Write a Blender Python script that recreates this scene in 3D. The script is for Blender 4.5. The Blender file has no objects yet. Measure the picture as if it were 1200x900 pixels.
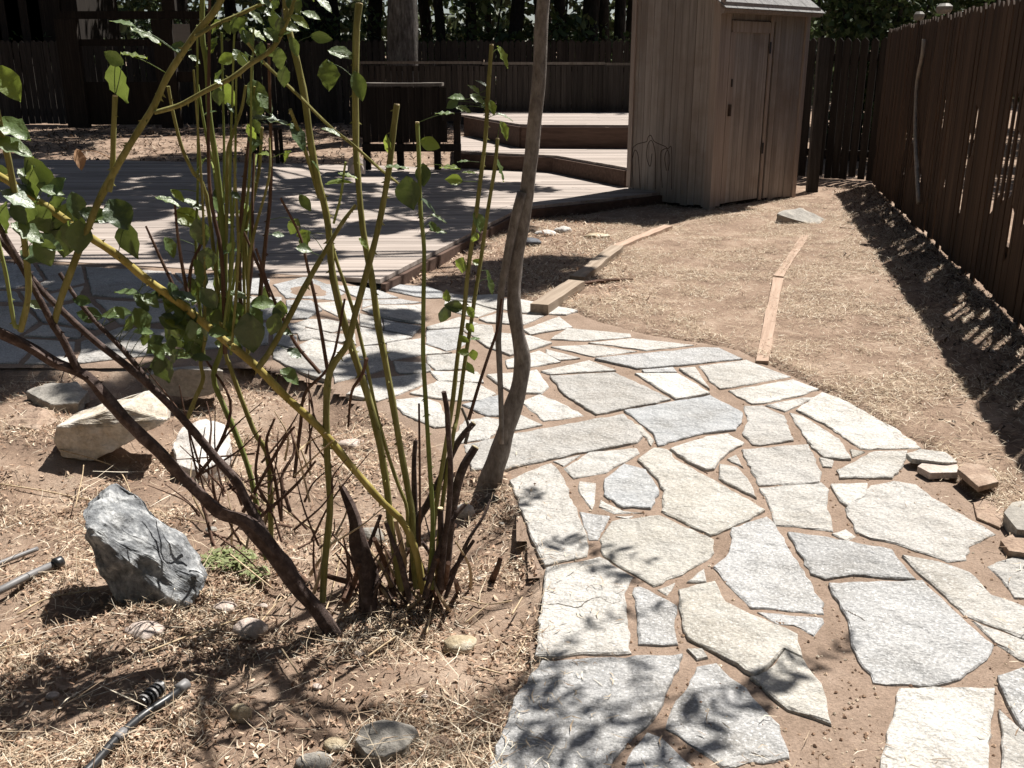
import bpy, bmesh, math, random
import numpy as np
from mathutils import Vector, Matrix, noise

random.seed(7); np.random.seed(7)
R = math.radians
scene = bpy.context.scene
col = scene.collection

# ------------------------------------------------------------------ camera
F = 1150.0; PITCH = R(18.0); CAMZ = 1.5
cam_d = bpy.data.cameras.new('camera')
cam_d.sensor_width = 36.0; cam_d.lens = 36.0*F/1200.0
cam_d.clip_start = 0.05; cam_d.clip_end = 2000.0
cam = bpy.data.objects.new('camera', cam_d); col.objects.link(cam)
cam.location = (0, 0, CAMZ); cam.rotation_euler = (R(90)-PITCH, 0, 0)
scene.camera = cam

# ------------------------------------------------------------------ light
SUN_AZ = R(40.0); SUN_EL = R(58.0)
SUN = Vector((math.sin(SUN_AZ)*math.cos(SUN_EL), math.cos(SUN_AZ)*math.cos(SUN_EL), math.sin(SUN_EL)))
world = bpy.data.worlds.new('World'); scene.world = world; world.use_nodes = True
wn = world.node_tree.nodes; wl = world.node_tree.links
sky = wn.new('ShaderNodeTexSky'); sky.sky_type = 'NISHITA'; sky.sun_disc = False
sky.sun_elevation = SUN_EL; sky.sun_rotation = SUN_AZ
sky.air_density = 0.8; sky.dust_density = 1.5; sky.ozone_density = 0.6
bg = wn['Background']; bg.inputs['Strength'].default_value = 0.05
wl.new(sky.outputs[0], bg.inputs['Color'])
sun_d = bpy.data.lights.new('sun', 'SUN'); sun_d.energy = 5.0; sun_d.angle = R(0.53)
sun_d.color = (1.0, 0.955, 0.89)
sun = bpy.data.objects.new('sun', sun_d); col.objects.link(sun)
sun.rotation_euler = SUN.to_track_quat('Z', 'Y').to_euler()
scene.view_settings.view_transform = 'Standard'; scene.view_settings.look = 'None'
scene.view_settings.exposure = 0.90; scene.view_settings.gamma = 1.0
scene.view_settings.use_curve_mapping = False

# ------------------------------------------------------------------ survey helpers
cp, sp = math.cos(PITCH), math.sin(PITCH)
def ray(px, py):
    u = (px-600.0)/F; v = (450.0-py)/F
    return Vector((u, cp+v*sp, -sp+v*cp))
def G(px, py, z=0.0):
    d = ray(px, py); t = (z-CAMZ)/d.z
    return Vector((d.x*t, d.y*t, z))
def AT(px, py, Y):
    d = ray(px, py); t = Y/d.y
    return Vector((d.x*t, Y, CAMZ+d.z*t))
def mpp(Y, z=0.0):           # metres covered by a photo pixel at that distance
    return (Y*cp+(CAMZ-z)*sp)/F

# ------------------------------------------------------------------ material helpers
def mat(name, rough=0.8, spec=0.3):
    m = bpy.data.materials.new(name); m.use_nodes = True
    b = m.node_tree.nodes['Principled BSDF']
    b.inputs['Roughness'].default_value = rough
    b.inputs['Specular IOR Level'].default_value = spec
    return m, m.node_tree.nodes, m.node_tree.links, b
def ramp(n, stops, interp='LINEAR'):
    r = n.new('ShaderNodeValToRGB'); r.color_ramp.interpolation = interp
    e = r.color_ramp.elements
    while len(e) < len(stops): e.new(0.5)
    for i, (p, c) in enumerate(stops):
        e[i].position = p; e[i].color = (*c, 1)
    return r
def tex(n, l, kind, scale, detail=4, rough=0.6, vec=None, **kw):
    t = n.new('ShaderNodeTex'+kind)
    t.inputs['Scale'].default_value = scale
    if 'Detail' in t.inputs: t.inputs['Detail'].default_value = detail
    if 'Roughness' in t.inputs: t.inputs['Roughness'].default_value = rough
    for k, v in kw.items(): setattr(t, k, v)
    if vec is not None: l.new(vec, t.inputs['Vector'])
    return t
def mapping(n, l, scale=(1,1,1), coord='Object', src=None):
    mp = n.new('ShaderNodeMapping'); mp.inputs['Scale'].default_value = scale
    if src is None:
        tc = n.new('ShaderNodeTexCoord'); src = tc.outputs[coord]
    l.new(src, mp.inputs['Vector']); return mp.outputs[0]
def world_pos(n):
    return n.new('ShaderNodeNewGeometry').outputs['Position']
def mix(n, l, a, b, f, mode='MIX'):
    m = n.new('ShaderNodeMix'); m.data_type = 'RGBA'; m.blend_type = mode
    for s, v in ((6, a), (7, b), (0, f)):
        if isinstance(v, (int, float)): m.inputs[s].default_value = v
        elif isinstance(v, tuple): m.inputs[s].default_value = (*v, 1)
        else: l.new(v, m.inputs[s])
    return m.outputs[2]
def bump(n, l, b, h, strength=0.5, dist=0.01, prev=None):
    bp = n.new('ShaderNodeBump'); bp.inputs['Strength'].default_value = strength
    bp.inputs['Distance'].default_value = dist
    l.new(h, bp.inputs['Height'])
    if prev is not None: l.new(prev, bp.inputs['Normal'])
    l.new(bp.outputs[0], b.inputs['Normal']); return bp.outputs[0]
def val_shift(n, l, color, amount, src='Random', island=False):
    if island: rnd = n.new('ShaderNodeNewGeometry').outputs['Random Per Island']
    else: rnd = n.new('ShaderNodeObjectInfo').outputs['Random']
    mr = n.new('ShaderNodeMapRange'); mr.inputs[3].default_value = 1-amount; mr.inputs[4].default_value = 1+amount
    l.new(rnd, mr.inputs[0])
    hs = n.new('ShaderNodeHueSaturation'); l.new(mr.outputs[0], hs.inputs['Value']); l.new(color, hs.inputs['Color'])
    return hs.outputs[0]

def flag_mat(name, base, light, dark, warm):
    m, n, l, b = mat(name, 0.78, 0.35)
    p = world_pos(n)
    big = tex(n, l, 'Noise', 7, 5, 0.6, p)
    c1 = ramp(n, [(0.32, base), (0.55, tuple(0.5*(base[i]+warm[i]) for i in range(3))), (0.72, warm)])
    l.new(big.outputs[0], c1.inputs[0])
    fine = tex(n, l, 'Noise', 95, 3, 0.7, mapping(n, l, (1, 1.5, 1), src=p))
    r1 = ramp(n, [(0.38, (0.0,)*3), (0.56, (1.0,)*3)]); l.new(fine.outputs[0], r1.inputs[0])
    cc = mix(n, l, dark, c1.outputs[0], r1.outputs[0])
    st = tex(n, l, 'Noise', 3.2, 7, 0.72, p)
    rs_ = ramp(n, [(0.34, (0.72,0.69,0.64)), (0.55, (1.0,)*3), (0.75, (1.06,)*3)]); l.new(st.outputs[0], rs_.inputs[0])
    cc = mix(n, l, cc, rs_.outputs[0], 1.0, 'MULTIPLY')
    fl = tex(n, l, 'Noise', 120, 3, 0.6, p)
    r2 = ramp(n, [(0.52, (0.0,)*3), (0.70, (0.85,)*3)]); l.new(fl.outputs[0], r2.inputs[0])
    cc = mix(n, l, cc, light, r2.outputs[0])
    cc = val_shift(n, l, cc, 0.10)
    hs = n.new('ShaderNodeHueSaturation'); hs.inputs['Value'].default_value = 1.10; hs.inputs['Saturation'].default_value = 0.68; l.new(cc, hs.inputs['Color']); cc = hs.outputs[0]
    l.new(cc, b.inputs['Base Color'])
    mid = tex(n, l, 'Noise', 28, 6, 0.7, p)
    lay = tex(n, l, 'Noise', 9, 3, 0.5, p)
    nb0 = bump(n, l, b, lay.outputs[0], 0.7, 0.06)
    nb = bump(n, l, b, mid.outputs[0], 0.7, 0.02, nb0)
    bump(n, l, b, fine.outputs[0], 0.4, 0.006, nb)
    return m
M = {}
M['flag_grey'] = flag_mat('flag_grey', (0.325,0.325,0.325), (0.53,0.53,0.53), (0.225,0.225,0.225), (0.37,0.36,0.345))
M['flag_blue'] = flag_mat('flag_blue', (0.31,0.325,0.34), (0.45,0.455,0.46), (0.24,0.25,0.26), (0.36,0.36,0.355))
M['flag_white'] = flag_mat('flag_white', (0.42,0.405,0.375), (0.53,0.515,0.485), (0.29,0.275,0.25), (0.46,0.42,0.36))
M['flag_cream'] = flag_mat('flag_cream', (0.395,0.375,0.33), (0.51,0.49,0.445), (0.28,0.26,0.225), (0.43,0.39,0.315))
M['flag_tan'] = flag_mat('flag_tan', (0.355,0.34,0.315), (0.48,0.465,0.435), (0.235,0.222,0.205), (0.39,0.355,0.31))

def soil_mat(name, a, b_, c, scale=6, bs=0.7):
    m, n, l, b = mat(name, 0.95, 0.1)
    p = world_pos(n)
    t = tex(n, l, 'Noise', scale, 8, 0.7, p)
    r = ramp(n, [(0.3, a), (0.52, b_), (0.72, c)]); l.new(t.outputs[0], r.inputs[0])
    g = tex(n, l, 'Noise', 130, 4, 0.75, p)
    gr = ramp(n, [(0.3, (0.62,)*3), (0.7, (1.25,)*3)]); l.new(g.outputs[0], gr.inputs[0])
    l.new(mix(n, l, r.outputs[0], gr.outputs[0], 0.8, 'MULTIPLY'), b.inputs['Base Color'])
    t2 = tex(n, l, 'Noise', 45, 7, 0.75, p)
    nb = bump(n, l, b, t2.outputs[0], bs, 0.03)
    bump(n, l, b, g.outputs[0], 0.5, 0.006, nb)
    return m
M['ground'] = soil_mat('dry_earth', (0.165,0.112,0.082), (0.285,0.205,0.152), (0.43,0.335,0.26), 3, 0.55)
M['joint'] = soil_mat('sandy_joint', (0.20,0.145,0.108), (0.265,0.196,0.15), (0.32,0.245,0.193), 5, 0.35)

def island_mat(name, stops, rough=0.8, trans=0.0, spec=0.25):
    m, n, l, b = mat(name, rough, spec)
    g = n.new('ShaderNodeNewGeometry')
    r = ramp(n, stops); l.new(g.outputs['Random Per Island'], r.inputs[0])
    l.new(r.outputs[0], b.inputs['Base Color'])
    if trans:
        tr = n.new('ShaderNodeBsdfTranslucent'); l.new(r.outputs[0], tr.inputs[0])
        ms = n.new('ShaderNodeMixShader'); ms.inputs[0].default_value = trans
        l.new(b.outputs[0], ms.inputs[1]); l.new(tr.outputs[0], ms.inputs[2])
        l.new(ms.outputs[0], n['Material Output'].inputs[0])
    return m
M['straw'] = island_mat('straw', [(0,(0.20,0.135,0.09)),(0.35,(0.38,0.285,0.195)),(0.75,(0.60,0.50,0.365)),(1,(0.80,0.73,0.60))], 0.75, 0.15)
M['litter'] = island_mat('leaf_litter', [(0,(0.13,0.08,0.055)),(0.3,(0.28,0.175,0.115)),(0.65,(0.46,0.32,0.225)),(0.88,(0.62,0.49,0.36)),(1,(0.74,0.65,0.52))], 0.8, 0.1)
M['dark_litter'] = island_mat('shade_litter', [(0,(0.05,0.035,0.025)),(0.5,(0.12,0.08,0.055)),(0.85,(0.22,0.155,0.11)),(1,(0.45,0.36,0.27))], 0.8, 0.1)  # dark litter, its colours also deepening the shade at the fence and back
M['crown'] = island_mat('oak_leaves', [(0,(0.035,0.055,0.018)),(0.5,(0.06,0.095,0.03)),(1,(0.10,0.14,0.05))], 0.45, 0.25, 0.4)
M['wood_mass'] = island_mat('woodland_leaves', [(0,(0.025,0.035,0.014)),(0.5,(0.06,0.08,0.03)),(1,(0.16,0.19,0.09))], 0.5, 0.2, 0.4)
M['weed'] = island_mat('weed_leaves', [(0,(0.14,0.17,0.06)),(1,(0.30,0.33,0.16))], 0.6, 0.2)

def wood_mat(name, a, b_, c, axis=2, grain=38, var=0.18, rough=0.85, stain=None):
    m, n, l, b = mat(name, rough, 0.2)
    sc = [1, 1, 1]; sc[axis] = 0.045
    p = mapping(n, l, tuple(sc), 'Object')
    oi = n.new('ShaderNodeObjectInfo')
    ad = n.new('ShaderNodeVectorMath'); ad.operation = 'ADD'
    l.new(p, ad.inputs[0]); cmb = n.new('ShaderNodeVectorMath'); cmb.operation = 'SCALE'
    cmb.inputs[0].default_value = (3.1, 1.7, 2.3)
    mm = n.new('ShaderNodeMath'); mm.operation = 'MULTIPLY'; mm.inputs[1].default_value = 9
    l.new(oi.outputs['Random'], mm.inputs[0]); l.new(mm.outputs[0], cmb.inputs['Scale'])
    l.new(cmb.outputs[0], ad.inputs[1])
    t = tex(n, l, 'Noise', grain, 6, 0.65, ad.outputs[0])
    r = ramp(n, [(0.28, a), (0.52, b_), (0.75, c)]); l.new(t.outputs[0], r.inputs[0])
    cc = val_shift(n, l, r.outputs[0], var)
    if stain:
        t3 = tex(n, l, 'Noise', 2.2, 5, 0.65, world_pos(n))
        r3 = ramp(n, [(0.48, (0,)*3), (0.75, (0.75,)*3)]); l.new(t3.outputs[0], r3.inputs[0])
        cc = mix(n, l, cc, stain, r3.outputs[0])
    l.new(cc, b.inputs['Base Color'])
    bump(n, l, b, t.outputs[0], 0.5, 0.004)
    return m
M['fence'] = wood_mat('fence_board', (0.036,0.022,0.015), (0.066,0.042,0.028), (0.105,0.070,0.048), 2, 30, 0.28)
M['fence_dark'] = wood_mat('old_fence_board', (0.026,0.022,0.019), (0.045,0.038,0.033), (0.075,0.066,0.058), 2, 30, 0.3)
M['shed'] = wood_mat('shed_siding', (0.235,0.198,0.172), (0.345,0.298,0.262), (0.425,0.374,0.335), 2, 26, 0.15, stain=(0.23,0.178,0.142))
M['shed_trim'] = wood_mat('shed_trim', (0.27,0.21,0.175), (0.37,0.30,0.255), (0.45,0.375,0.325), 2, 26, 0.06)
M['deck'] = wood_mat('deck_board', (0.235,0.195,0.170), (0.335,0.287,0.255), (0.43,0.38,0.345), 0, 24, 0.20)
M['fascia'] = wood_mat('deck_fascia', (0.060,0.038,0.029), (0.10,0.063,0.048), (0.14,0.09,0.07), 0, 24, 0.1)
M['timber'] = wood_mat('landscape_timber', (0.19,0.145,0.108), (0.29,0.23,0.175), (0.385,0.315,0.25), 1, 30, 0.1)
M['redwood'] = wood_mat('buried_plank', (0.27,0.185,0.135), (0.37,0.265,0.20), (0.45,0.34,0.265), 1, 34, 0.06)
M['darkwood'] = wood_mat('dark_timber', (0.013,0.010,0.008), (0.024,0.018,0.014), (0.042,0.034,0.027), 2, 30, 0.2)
M['greypost'] = wood_mat('grey_post', (0.10,0.085,0.07), (0.16,0.14,0.12), (0.22,0.195,0.17), 2, 30, 0.1)

def bark_mat(name, a, b_, c, sc=(1,1,0.16), scale=40, bs=0.8, bd=0.02):
    m, n, l, b = mat(name, 0.9, 0.15)
    p = mapping(n, l, sc, 'Object')
    t = tex(n, l, 'Noise', scale, 7, 0.7, p)
    r = ramp(n, [(0.3, a), (0.5, b_), (0.7, c)]); l.new(t.outputs[0], r.inputs[0])
    t2 = tex(n, l, 'Noise', 7, 4, 0.6, world_pos(n))
    r2 = ramp(n, [(0.35, (0.75,)*3), (0.7, (1.15,)*3)]); l.new(t2.outputs[0], r2.inputs[0])
    l.new(mix(n, l, r.outputs[0], r2.outputs[0], 0.9, 'MULTIPLY'), b.inputs['Base Color'])
    bump(n, l, b, t.outputs[0], bs, bd)
    return m
M['oak_bark'] = bark_mat('oak_bark', (0.05,0.045,0.041), (0.13,0.12,0.11), (0.27,0.255,0.235), (1,1,0.2), 22, 1.0, 0.05)
M['dark_bark'] = bark_mat('dark_bark', (0.018,0.015,0.012), (0.035,0.03,0.025), (0.06,0.052,0.045), (1,1,0.2), 20, 1.0, 0.05)
M['sapling'] = bark_mat('sapling_bark', (0.12,0.10,0.088), (0.225,0.198,0.178), (0.33,0.30,0.275), (1,1,0.45), 55, 0.9, 0.010)
M['cane_olive'] = bark_mat('cane_olive', (0.15,0.14,0.045), (0.24,0.225,0.08), (0.34,0.32,0.14), (1,1,0.1), 45, 0.35, 0.003)
M['cane_yellow'] = bark_mat('cane_yellow', (0.23,0.185,0.05), (0.35,0.285,0.085), (0.44,0.375,0.15), (1,1,0.1), 45, 0.35, 0.003)
M['cane_green'] = bark_mat('cane_green', (0.13,0.16,0.04), (0.20,0.235,0.07), (0.29,0.32,0.13), (1,1,0.1), 45, 0.3, 0.003)
M['cane_brown'] = bark_mat('cane_brown', (0.050,0.035,0.031), (0.095,0.068,0.060), (0.19,0.145,0.13), (1,1,1), 38, 1.0, 0.010)
M['twig'] = bark_mat('twig_brown', (0.07,0.04,0.03), (0.12,0.07,0.05), (0.19,0.13,0.10), (1,1,0.2), 60, 0.4, 0.003)
M['dry_stalk'] = bark_mat('dry_stalk', (0.34,0.25,0.15), (0.48,0.37,0.24), (0.60,0.50,0.36), (1,1,0.2), 60, 0.3, 0.002)
M['cut'] = bark_mat('cut_wood', (0.50,0.40,0.22), (0.62,0.52,0.32), (0.70,0.62,0.44), (1,1,1), 90, 0.3, 0.002)

def rock_mat(name, a, b_, c, scale=9, fine=70, bs=0.7):
    m, n, l, b = mat(name, 0.82, 0.3)
    p = mapping(n, l, (1,1,1), 'Object')
    t = tex(n, l, 'Noise', scale, 8, 0.7, p)
    r = ramp(n, [(0.33, a), (0.5, b_), (0.68, c)]); l.new(t.outputs[0], r.inputs[0])
    g = tex(n, l, 'Noise', fine, 5, 0.7, p)
    gr = ramp(n, [(0.3, (0.7,)*3), (0.7, (1.2,)*3)]); l.new(g.outputs[0], gr.inputs[0])
    l.new(mix(n, l, r.outputs[0], gr.outputs[0], 0.8, 'MULTIPLY'), b.inputs['Base Color'])
    nb = bump(n, l, b, t.outputs[0], bs, 0.03)
    bump(n, l, b, g.outputs[0], 0.5, 0.006, nb)
    return m
M['rock_blue'] = rock_mat('rock_blue', (0.075,0.08,0.09), (0.24,0.25,0.26), (0.62,0.63,0.63), 17)
M['rock_tan'] = rock_mat('rock_tan', (0.27,0.20,0.12), (0.42,0.35,0.24), (0.58,0.54,0.46), 8)
M['rock_pale'] = rock_mat('rock_pale', (0.40,0.33,0.24), (0.58,0.53,0.46), (0.72,0.70,0.66), 7)
M['rock_white'] = rock_mat('rock_white', (0.36,0.33,0.30), (0.50,0.47,0.44), (0.62,0.60,0.57), 8)
M['rock_brown'] = rock_mat('rock_brown', (0.22,0.15,0.11), (0.32,0.23,0.17), (0.42,0.33,0.26), 8)
M['rock_grey'] = rock_mat('rock_grey', (0.20,0.185,0.165), (0.30,0.28,0.25), (0.40,0.37,0.32), 8)
M['rock_dark'] = rock_mat('rock_dark', (0.05,0.052,0.06), (0.095,0.10,0.115), (0.18,0.19,0.21), 8)
M['rock_pink'] = rock_mat('rock_pink', (0.40,0.33,0.29), (0.50,0.42,0.37), (0.60,0.53,0.48), 8)

def plain(name, c, rough=0.5, spec=0.4, nz=0.25, metal=0.0):
    m, n, l, b = mat(name, rough, spec)
    t = tex(n, l, 'Noise', 25, 5, 0.6, mapping(n, l))
    r = ramp(n, [(0.3, tuple(x*(1-nz) for x in c)), (0.7, tuple(min(1, x*(1+nz)) for x in c))])
    l.new(t.outputs[0], r.inputs[0]); l.new(r.outputs[0], b.inputs['Base Color'])
    b.inputs['Metallic'].default_value = metal
    return m
M['black_plastic'] = plain('black_plastic', (0.022,0.023,0.025), 0.38, 0.5)
M['grey_pipe'] = plain('grey_pipe', (0.17,0.165,0.165), 0.5, 0.4)
M['rust_wire'] = plain('rusty_wire', (0.06,0.04,0.03), 0.7, 0.3)
M['dark_metal'] = plain('dark_metal', (0.03,0.03,0.03), 0.5, 0.5)
M['pale_pole'] = plain('pale_pole', (0.30,0.26,0.22), 0.6, 0.3)
M['shingle'] = soil_mat('roof_shingle', (0.20,0.195,0.19), (0.27,0.265,0.26), (0.34,0.33,0.32), 9, 0.5)
M['crack'] = plain('crack_dark', (0.10,0.085,0.07), 0.95, 0.1)
M['dead_leaf'] = plain('dead_leaf', (0.36,0.22,0.13), 0.8, 0.2)
M['white_cap'] = plain('white_cap', (0.22,0.205,0.185), 0.6, 0.3, 0.1)

def leaf_mat(name, a, b_, under, trans):
    m, n, l, b = mat(name, 0.43, 0.65)
    p = mapping(n, l)
    t = tex(n, l, 'Noise', 35, 4, 0.6, p)
    r = ramp(n, [(0.3, a), (0.7, b_)]); l.new(t.outputs[0], r.inputs[0])
    cc = val_shift(n, l, r.outputs[0], 0.22)
    gm = n.new('ShaderNodeNewGeometry')
    c2 = mix(n, l, cc, under, gm.outputs['Backfacing'])
    l.new(c2, b.inputs['Base Color'])
    w = tex(n, l, 'Noise', 110, 3, 0.6, p)
    bump(n, l, b, w.outputs[0], 0.35, 0.006)
    tr = n.new('ShaderNodeBsdfTranslucent')
    l.new(mix(n, l, cc, (0.32,0.40,0.05), 0.55), tr.inputs[0])
    ms = n.new('ShaderNodeMixShader'); ms.inputs[0].default_value = trans
    l.new(b.outputs[0], ms.inputs[1]); l.new(tr.outputs[0], ms.inputs[2])
    l.new(ms.outputs[0], n['Material Output'].inputs[0])
    return m
M['leaf_dark'] = leaf_mat('rose_leaf_dark', (0.045,0.08,0.028), (0.075,0.12,0.045), (0.12,0.17,0.09), 0.12)
M['leaf_mid'] = leaf_mat('rose_leaf_mid', (0.075,0.125,0.04), (0.12,0.175,0.06), (0.15,0.20,0.10), 0.30)
M['leaf_bright'] = leaf_mat('rose_leaf_young', (0.13,0.19,0.035), (0.20,0.26,0.06), (0.22,0.27,0.11), 0.5)

# ------------------------------------------------------------------ mesh helpers
def tag(o, label=None, cat=None, group=None, kind=None):
    if label: o['label'] = label
    if cat: o['category'] = cat
    if group: o['group'] = group
    if kind: o['kind'] = kind
    return o
def obj(name, verts, faces, m, parent=None, smooth=False, local=False):
    """world-space verts -> mesh object; with a parent, verts are expressed in its space"""
    me = bpy.data.meshes.new(name)
    if parent is not None and not local:
        off = world_off(parent); verts = [Vector(v)-off for v in verts]
    me.from_pydata([tuple(v) for v in verts], [], faces); me.update()
    if smooth:
        for p in me.polygons: p.use_smooth = True
    o = bpy.data.objects.new(name, me); col.objects.link(o)
    if m: me.materials.append(M[m] if isinstance(m, str) else m)
    if parent is not None: o.parent = parent
    return o
def world_off(o):
    v = Vector((0,0,0))
    while o is not None: v += Vector(o.location); o = o.parent
    return v
def recenter(o, pivot):
    """move a mesh object's origin to pivot (world), geometry unchanged"""
    d = Vector(pivot)-world_off(o)
    o.data.transform(Matrix.Translation(-d)); o.location = Vector(o.location)+d
    return o
def empty(name, loc, label, cat, group=None):
    o = bpy.data.objects.new(name, None); col.objects.link(o); o.location = loc
    o.empty_display_size = 0.1
    return tag(o, label, cat, group)
def np_mesh(name, V, faces_flat, nper, m, parent=None, smooth=False):
    me = bpy.data.meshes.new(name)
    nf = len(faces_flat)//nper
    me.vertices.add(len(V)); me.vertices.foreach_set('co', np.asarray(V, dtype=np.float32).ravel())
    me.loops.add(len(faces_flat)); me.loops.foreach_set('vertex_index', np.asarray(faces_flat, dtype=np.int32))
    me.polygons.add(nf); me.polygons.foreach_set('loop_start', np.arange(0, len(faces_flat), nper, dtype=np.int32))
    me.polygons.foreach_set('loop_total', np.full(nf, nper, dtype=np.int32))
    if smooth: me.polygons.foreach_set('use_smooth', np.ones(nf, dtype=bool))
    me.update(calc_edges=True); me.validate()
    o = bpy.data.objects.new(name, me); col.objects.link(o)
    if m: me.materials.append(M[m])
    if parent is not None: o.parent = parent
    return o
def box_vf(a, u, v, w):
    a, u, v, w = map(Vector, (a, u, v, w))
    V = [a, a+u, a+u+v, a+v, a+w, a+u+w, a+u+v+w, a+v+w]
    Fc = [(0,3,2,1),(4,5,6,7),(0,1,5,4),(1,2,6,5),(2,3,7,6),(3,0,4,7)]
    return V, Fc
def merge(parts):
    V, Fc = [], []
    for v, f in parts:
        k = len(V); V += list(v); Fc += [tuple(i+k for i in q) for q in f]
    return V, Fc
def catmull(P, n):
    P = [Vector(p) for p in P]
    if len(P) < 3:
        return [P[0].lerp(P[-1], i/n) for i in range(n+1)], [i/n for i in range(n+1)]
    Q = [P[0]*2-P[1]]+P+[P[-1]*2-P[-2]]
    out, tt = [], []
    segs = len(P)-1
    for i in range(n+1):
        s = min(i/n*segs, segs-1e-6); k = int(s); t = s-k
        a, b, c, d = Q[k], Q[k+1], Q[k+2], Q[k+3]
        out.append(0.5*((2*b)+(c-a)*t+(2*a-5*b+4*c-d)*t*t+(3*b-a-3*c+d)*t**3)); tt.append(i/n)
    return out, tt
def tube_vf(P, rad, sides=8, steps=None, wob=0.0, thorns=0):
    steps = steps or max(6, len(P)*3)
    C, T = catmull(P, steps)
    nr = len(rad)
    V, Fc = [], []
    up = Vector((0.37, 0.21, 0.9)).normalized()
    ring = []
    prev = None
    for i, c in enumerate(C):
        t = (C[min(i+1, len(C)-1)]-C[max(i-1, 0)]).normalized()
        if prev is None:
            a = t.orthogonal().normalized()
        else:
            a = (prev-t*prev.dot(t)).normalized()
        prev = a; b = t.cross(a)
        s = T[i]*(nr-1); k = min(int(s), nr-2) if nr > 1 else 0
        r = rad[0] if nr == 1 else rad[k]+(rad[k+1]-rad[k])*(s-k)
        for j in range(sides):
            an = 2*math.pi*j/sides
            rr = r*(1+wob*noise.noise(Vector((c.x*9+math.cos(an), c.y*9+math.sin(an), c.z*9))))
            V.append(c+(a*math.cos(an)+b*math.sin(an))*rr)
        ring.append((c, a, b, t, r))
    for i in range(len(C)-1):
        for j in range(sides):
            j2 = (j+1) % sides
            Fc.append((i*sides+j, i*sides+j2, (i+1)*sides+j2, (i+1)*sides+j))
    Fc.append(tuple(range(sides-1, -1, -1)))
    k = (len(C)-1)*sides; Fc.append(tuple(range(k, k+sides)))
    for _ in range(thorns):
        c, a, b, t, r = random.choice(ring[1:-1])
        an = random.random()*6.283; d = a*math.cos(an)+b*math.sin(an)
        h = min(0.011, r*0.9+0.003); w = h*0.45
        base = c+d*r*0.85+t*random.uniform(-.01, .01)
        e = t.cross(d)
        k = len(V)
        V += [base+t*w, base-t*w*.5+e*w*.5, base-t*w*.5-e*w*.5, base+d*h-t*h*.35]
        Fc += [(k, k+1, k+3), (k+1, k+2, k+3), (k+2, k, k+3)]
    return V, Fc
def ground_noise(x, y, s, a):
    return a*noise.noise(Vector((x*s, y*s, 1.3)))

# ------------------------------------------------------------------ the path outline (surveyed) and ground heights
ZO = {'A': (560,600,3), 'B': (880,600,3), 'C': (560,400,3.75), 'D': (840,400,10/3.), 'E': (400,300,3.75),
      'F': (640,340,3.75), 'H': (320,320,20/3.), 'J': (480,310,60/7.), 'K': (440,400,20/3.), 'P': (0,0,1)}
def parse(s):
    out, z = [], 'P'
    for tok in s.split():
        if tok[0].isalpha(): z, tok = tok[0], tok[1:]
        x, y = tok.split(','); ox, oy, k = ZO[z]
        out.append((ox+float(x)/k, oy+float(y)/k))
    return out
PATH_PX = [(-40,306),(446,331),(480,333),(560,345),(608,348),(668,362),(700,375),(762,392),(830,402),(870,410),(1010,478),(1085,520),(1120,560),
           (1190,620),(1260,660),(1300,960),(560,960),(585,880),(628,770),(632,700),(598,590),(590,556),
           (530,556),(500,520),(470,500),(405,466),(380,452),(300,430),(165,432),(-40,432)]
PATH = [G(x, y, 0.0) for x, y in PATH_PX]
def in_poly(x, y, poly):
    c = False; j = len(poly)-1
    for i in range(len(poly)):
        xi, yi, xj, yj = poly[i][0], poly[i][1], poly[j][0], poly[j][1]
        if (yi > y) != (yj > y) and x < (xj-xi)*(y-yi)/(yj-yi)+xi: c = not c
        j = i
    return c
def poly_dist(x, y, poly):
    best = 9e9
    for i in range(len(poly)):
        ax, ay = poly[i][0], poly[i][1]; bx, by = poly[(i+1) % len(poly)][0], poly[(i+1) % len(poly)][1]
        dx, dy = bx-ax, by-ay; L = dx*dx+dy*dy
        t = max(0, min(1, ((x-ax)*dx+(y-ay)*dy)/L)) if L else 0
        best = min(best, math.hypot(x-ax-t*dx, y-ay-t*dy))
    return best
def sstep(a, b, x):
    t = max(0, min(1, (x-a)/(b-a))); return t*t*(3-2*t)
BEDPOLY = [(-9,-2),(G(560,960).x,-2)] + [tuple(G(x,y)[:2]) for x,y in [(560,960),(585,880),(628,770),(632,700),(598,590),(590,556),(530,556),(500,520),(470,500),(405,466),(380,452),(300,430),(165,432),(-40,432)]] + [(-9,5.5)]
def prise(x, y):
    return 0.110*sstep(5.0, 6.3, y)*(1-sstep(-1.4, -0.6, x))
def gz(x, y):
    z = ground_noise(x, y, 1.1, 0.03)+ground_noise(x, y, 5.0, 0.012)+ground_noise(x, y, 16, 0.006)
    z += 0.28*sstep(13.5, 22, y)*(1-sstep(0.5, 4.0, x))+0.02*max(0, y-24)
    if -6 < x < 4 and 0 < y < 9:
        if in_poly(x, y, PATH):
            z = z*0.2+0.004-0.06*sstep(0.0, 0.14, poly_dist(x, y, PATH))+prise(x, y)
        elif in_poly(x, y, BEDPOLY):
            d = poly_dist(x, y, PATH)
            z = z*1.9+ground_noise(x+7, y, 2.6, 0.03)-0.045*min(1, 0.3+d/0.12)
        else:
            z = z*0.6+0.012
    else:
        z = z*0.8
    return z

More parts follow.
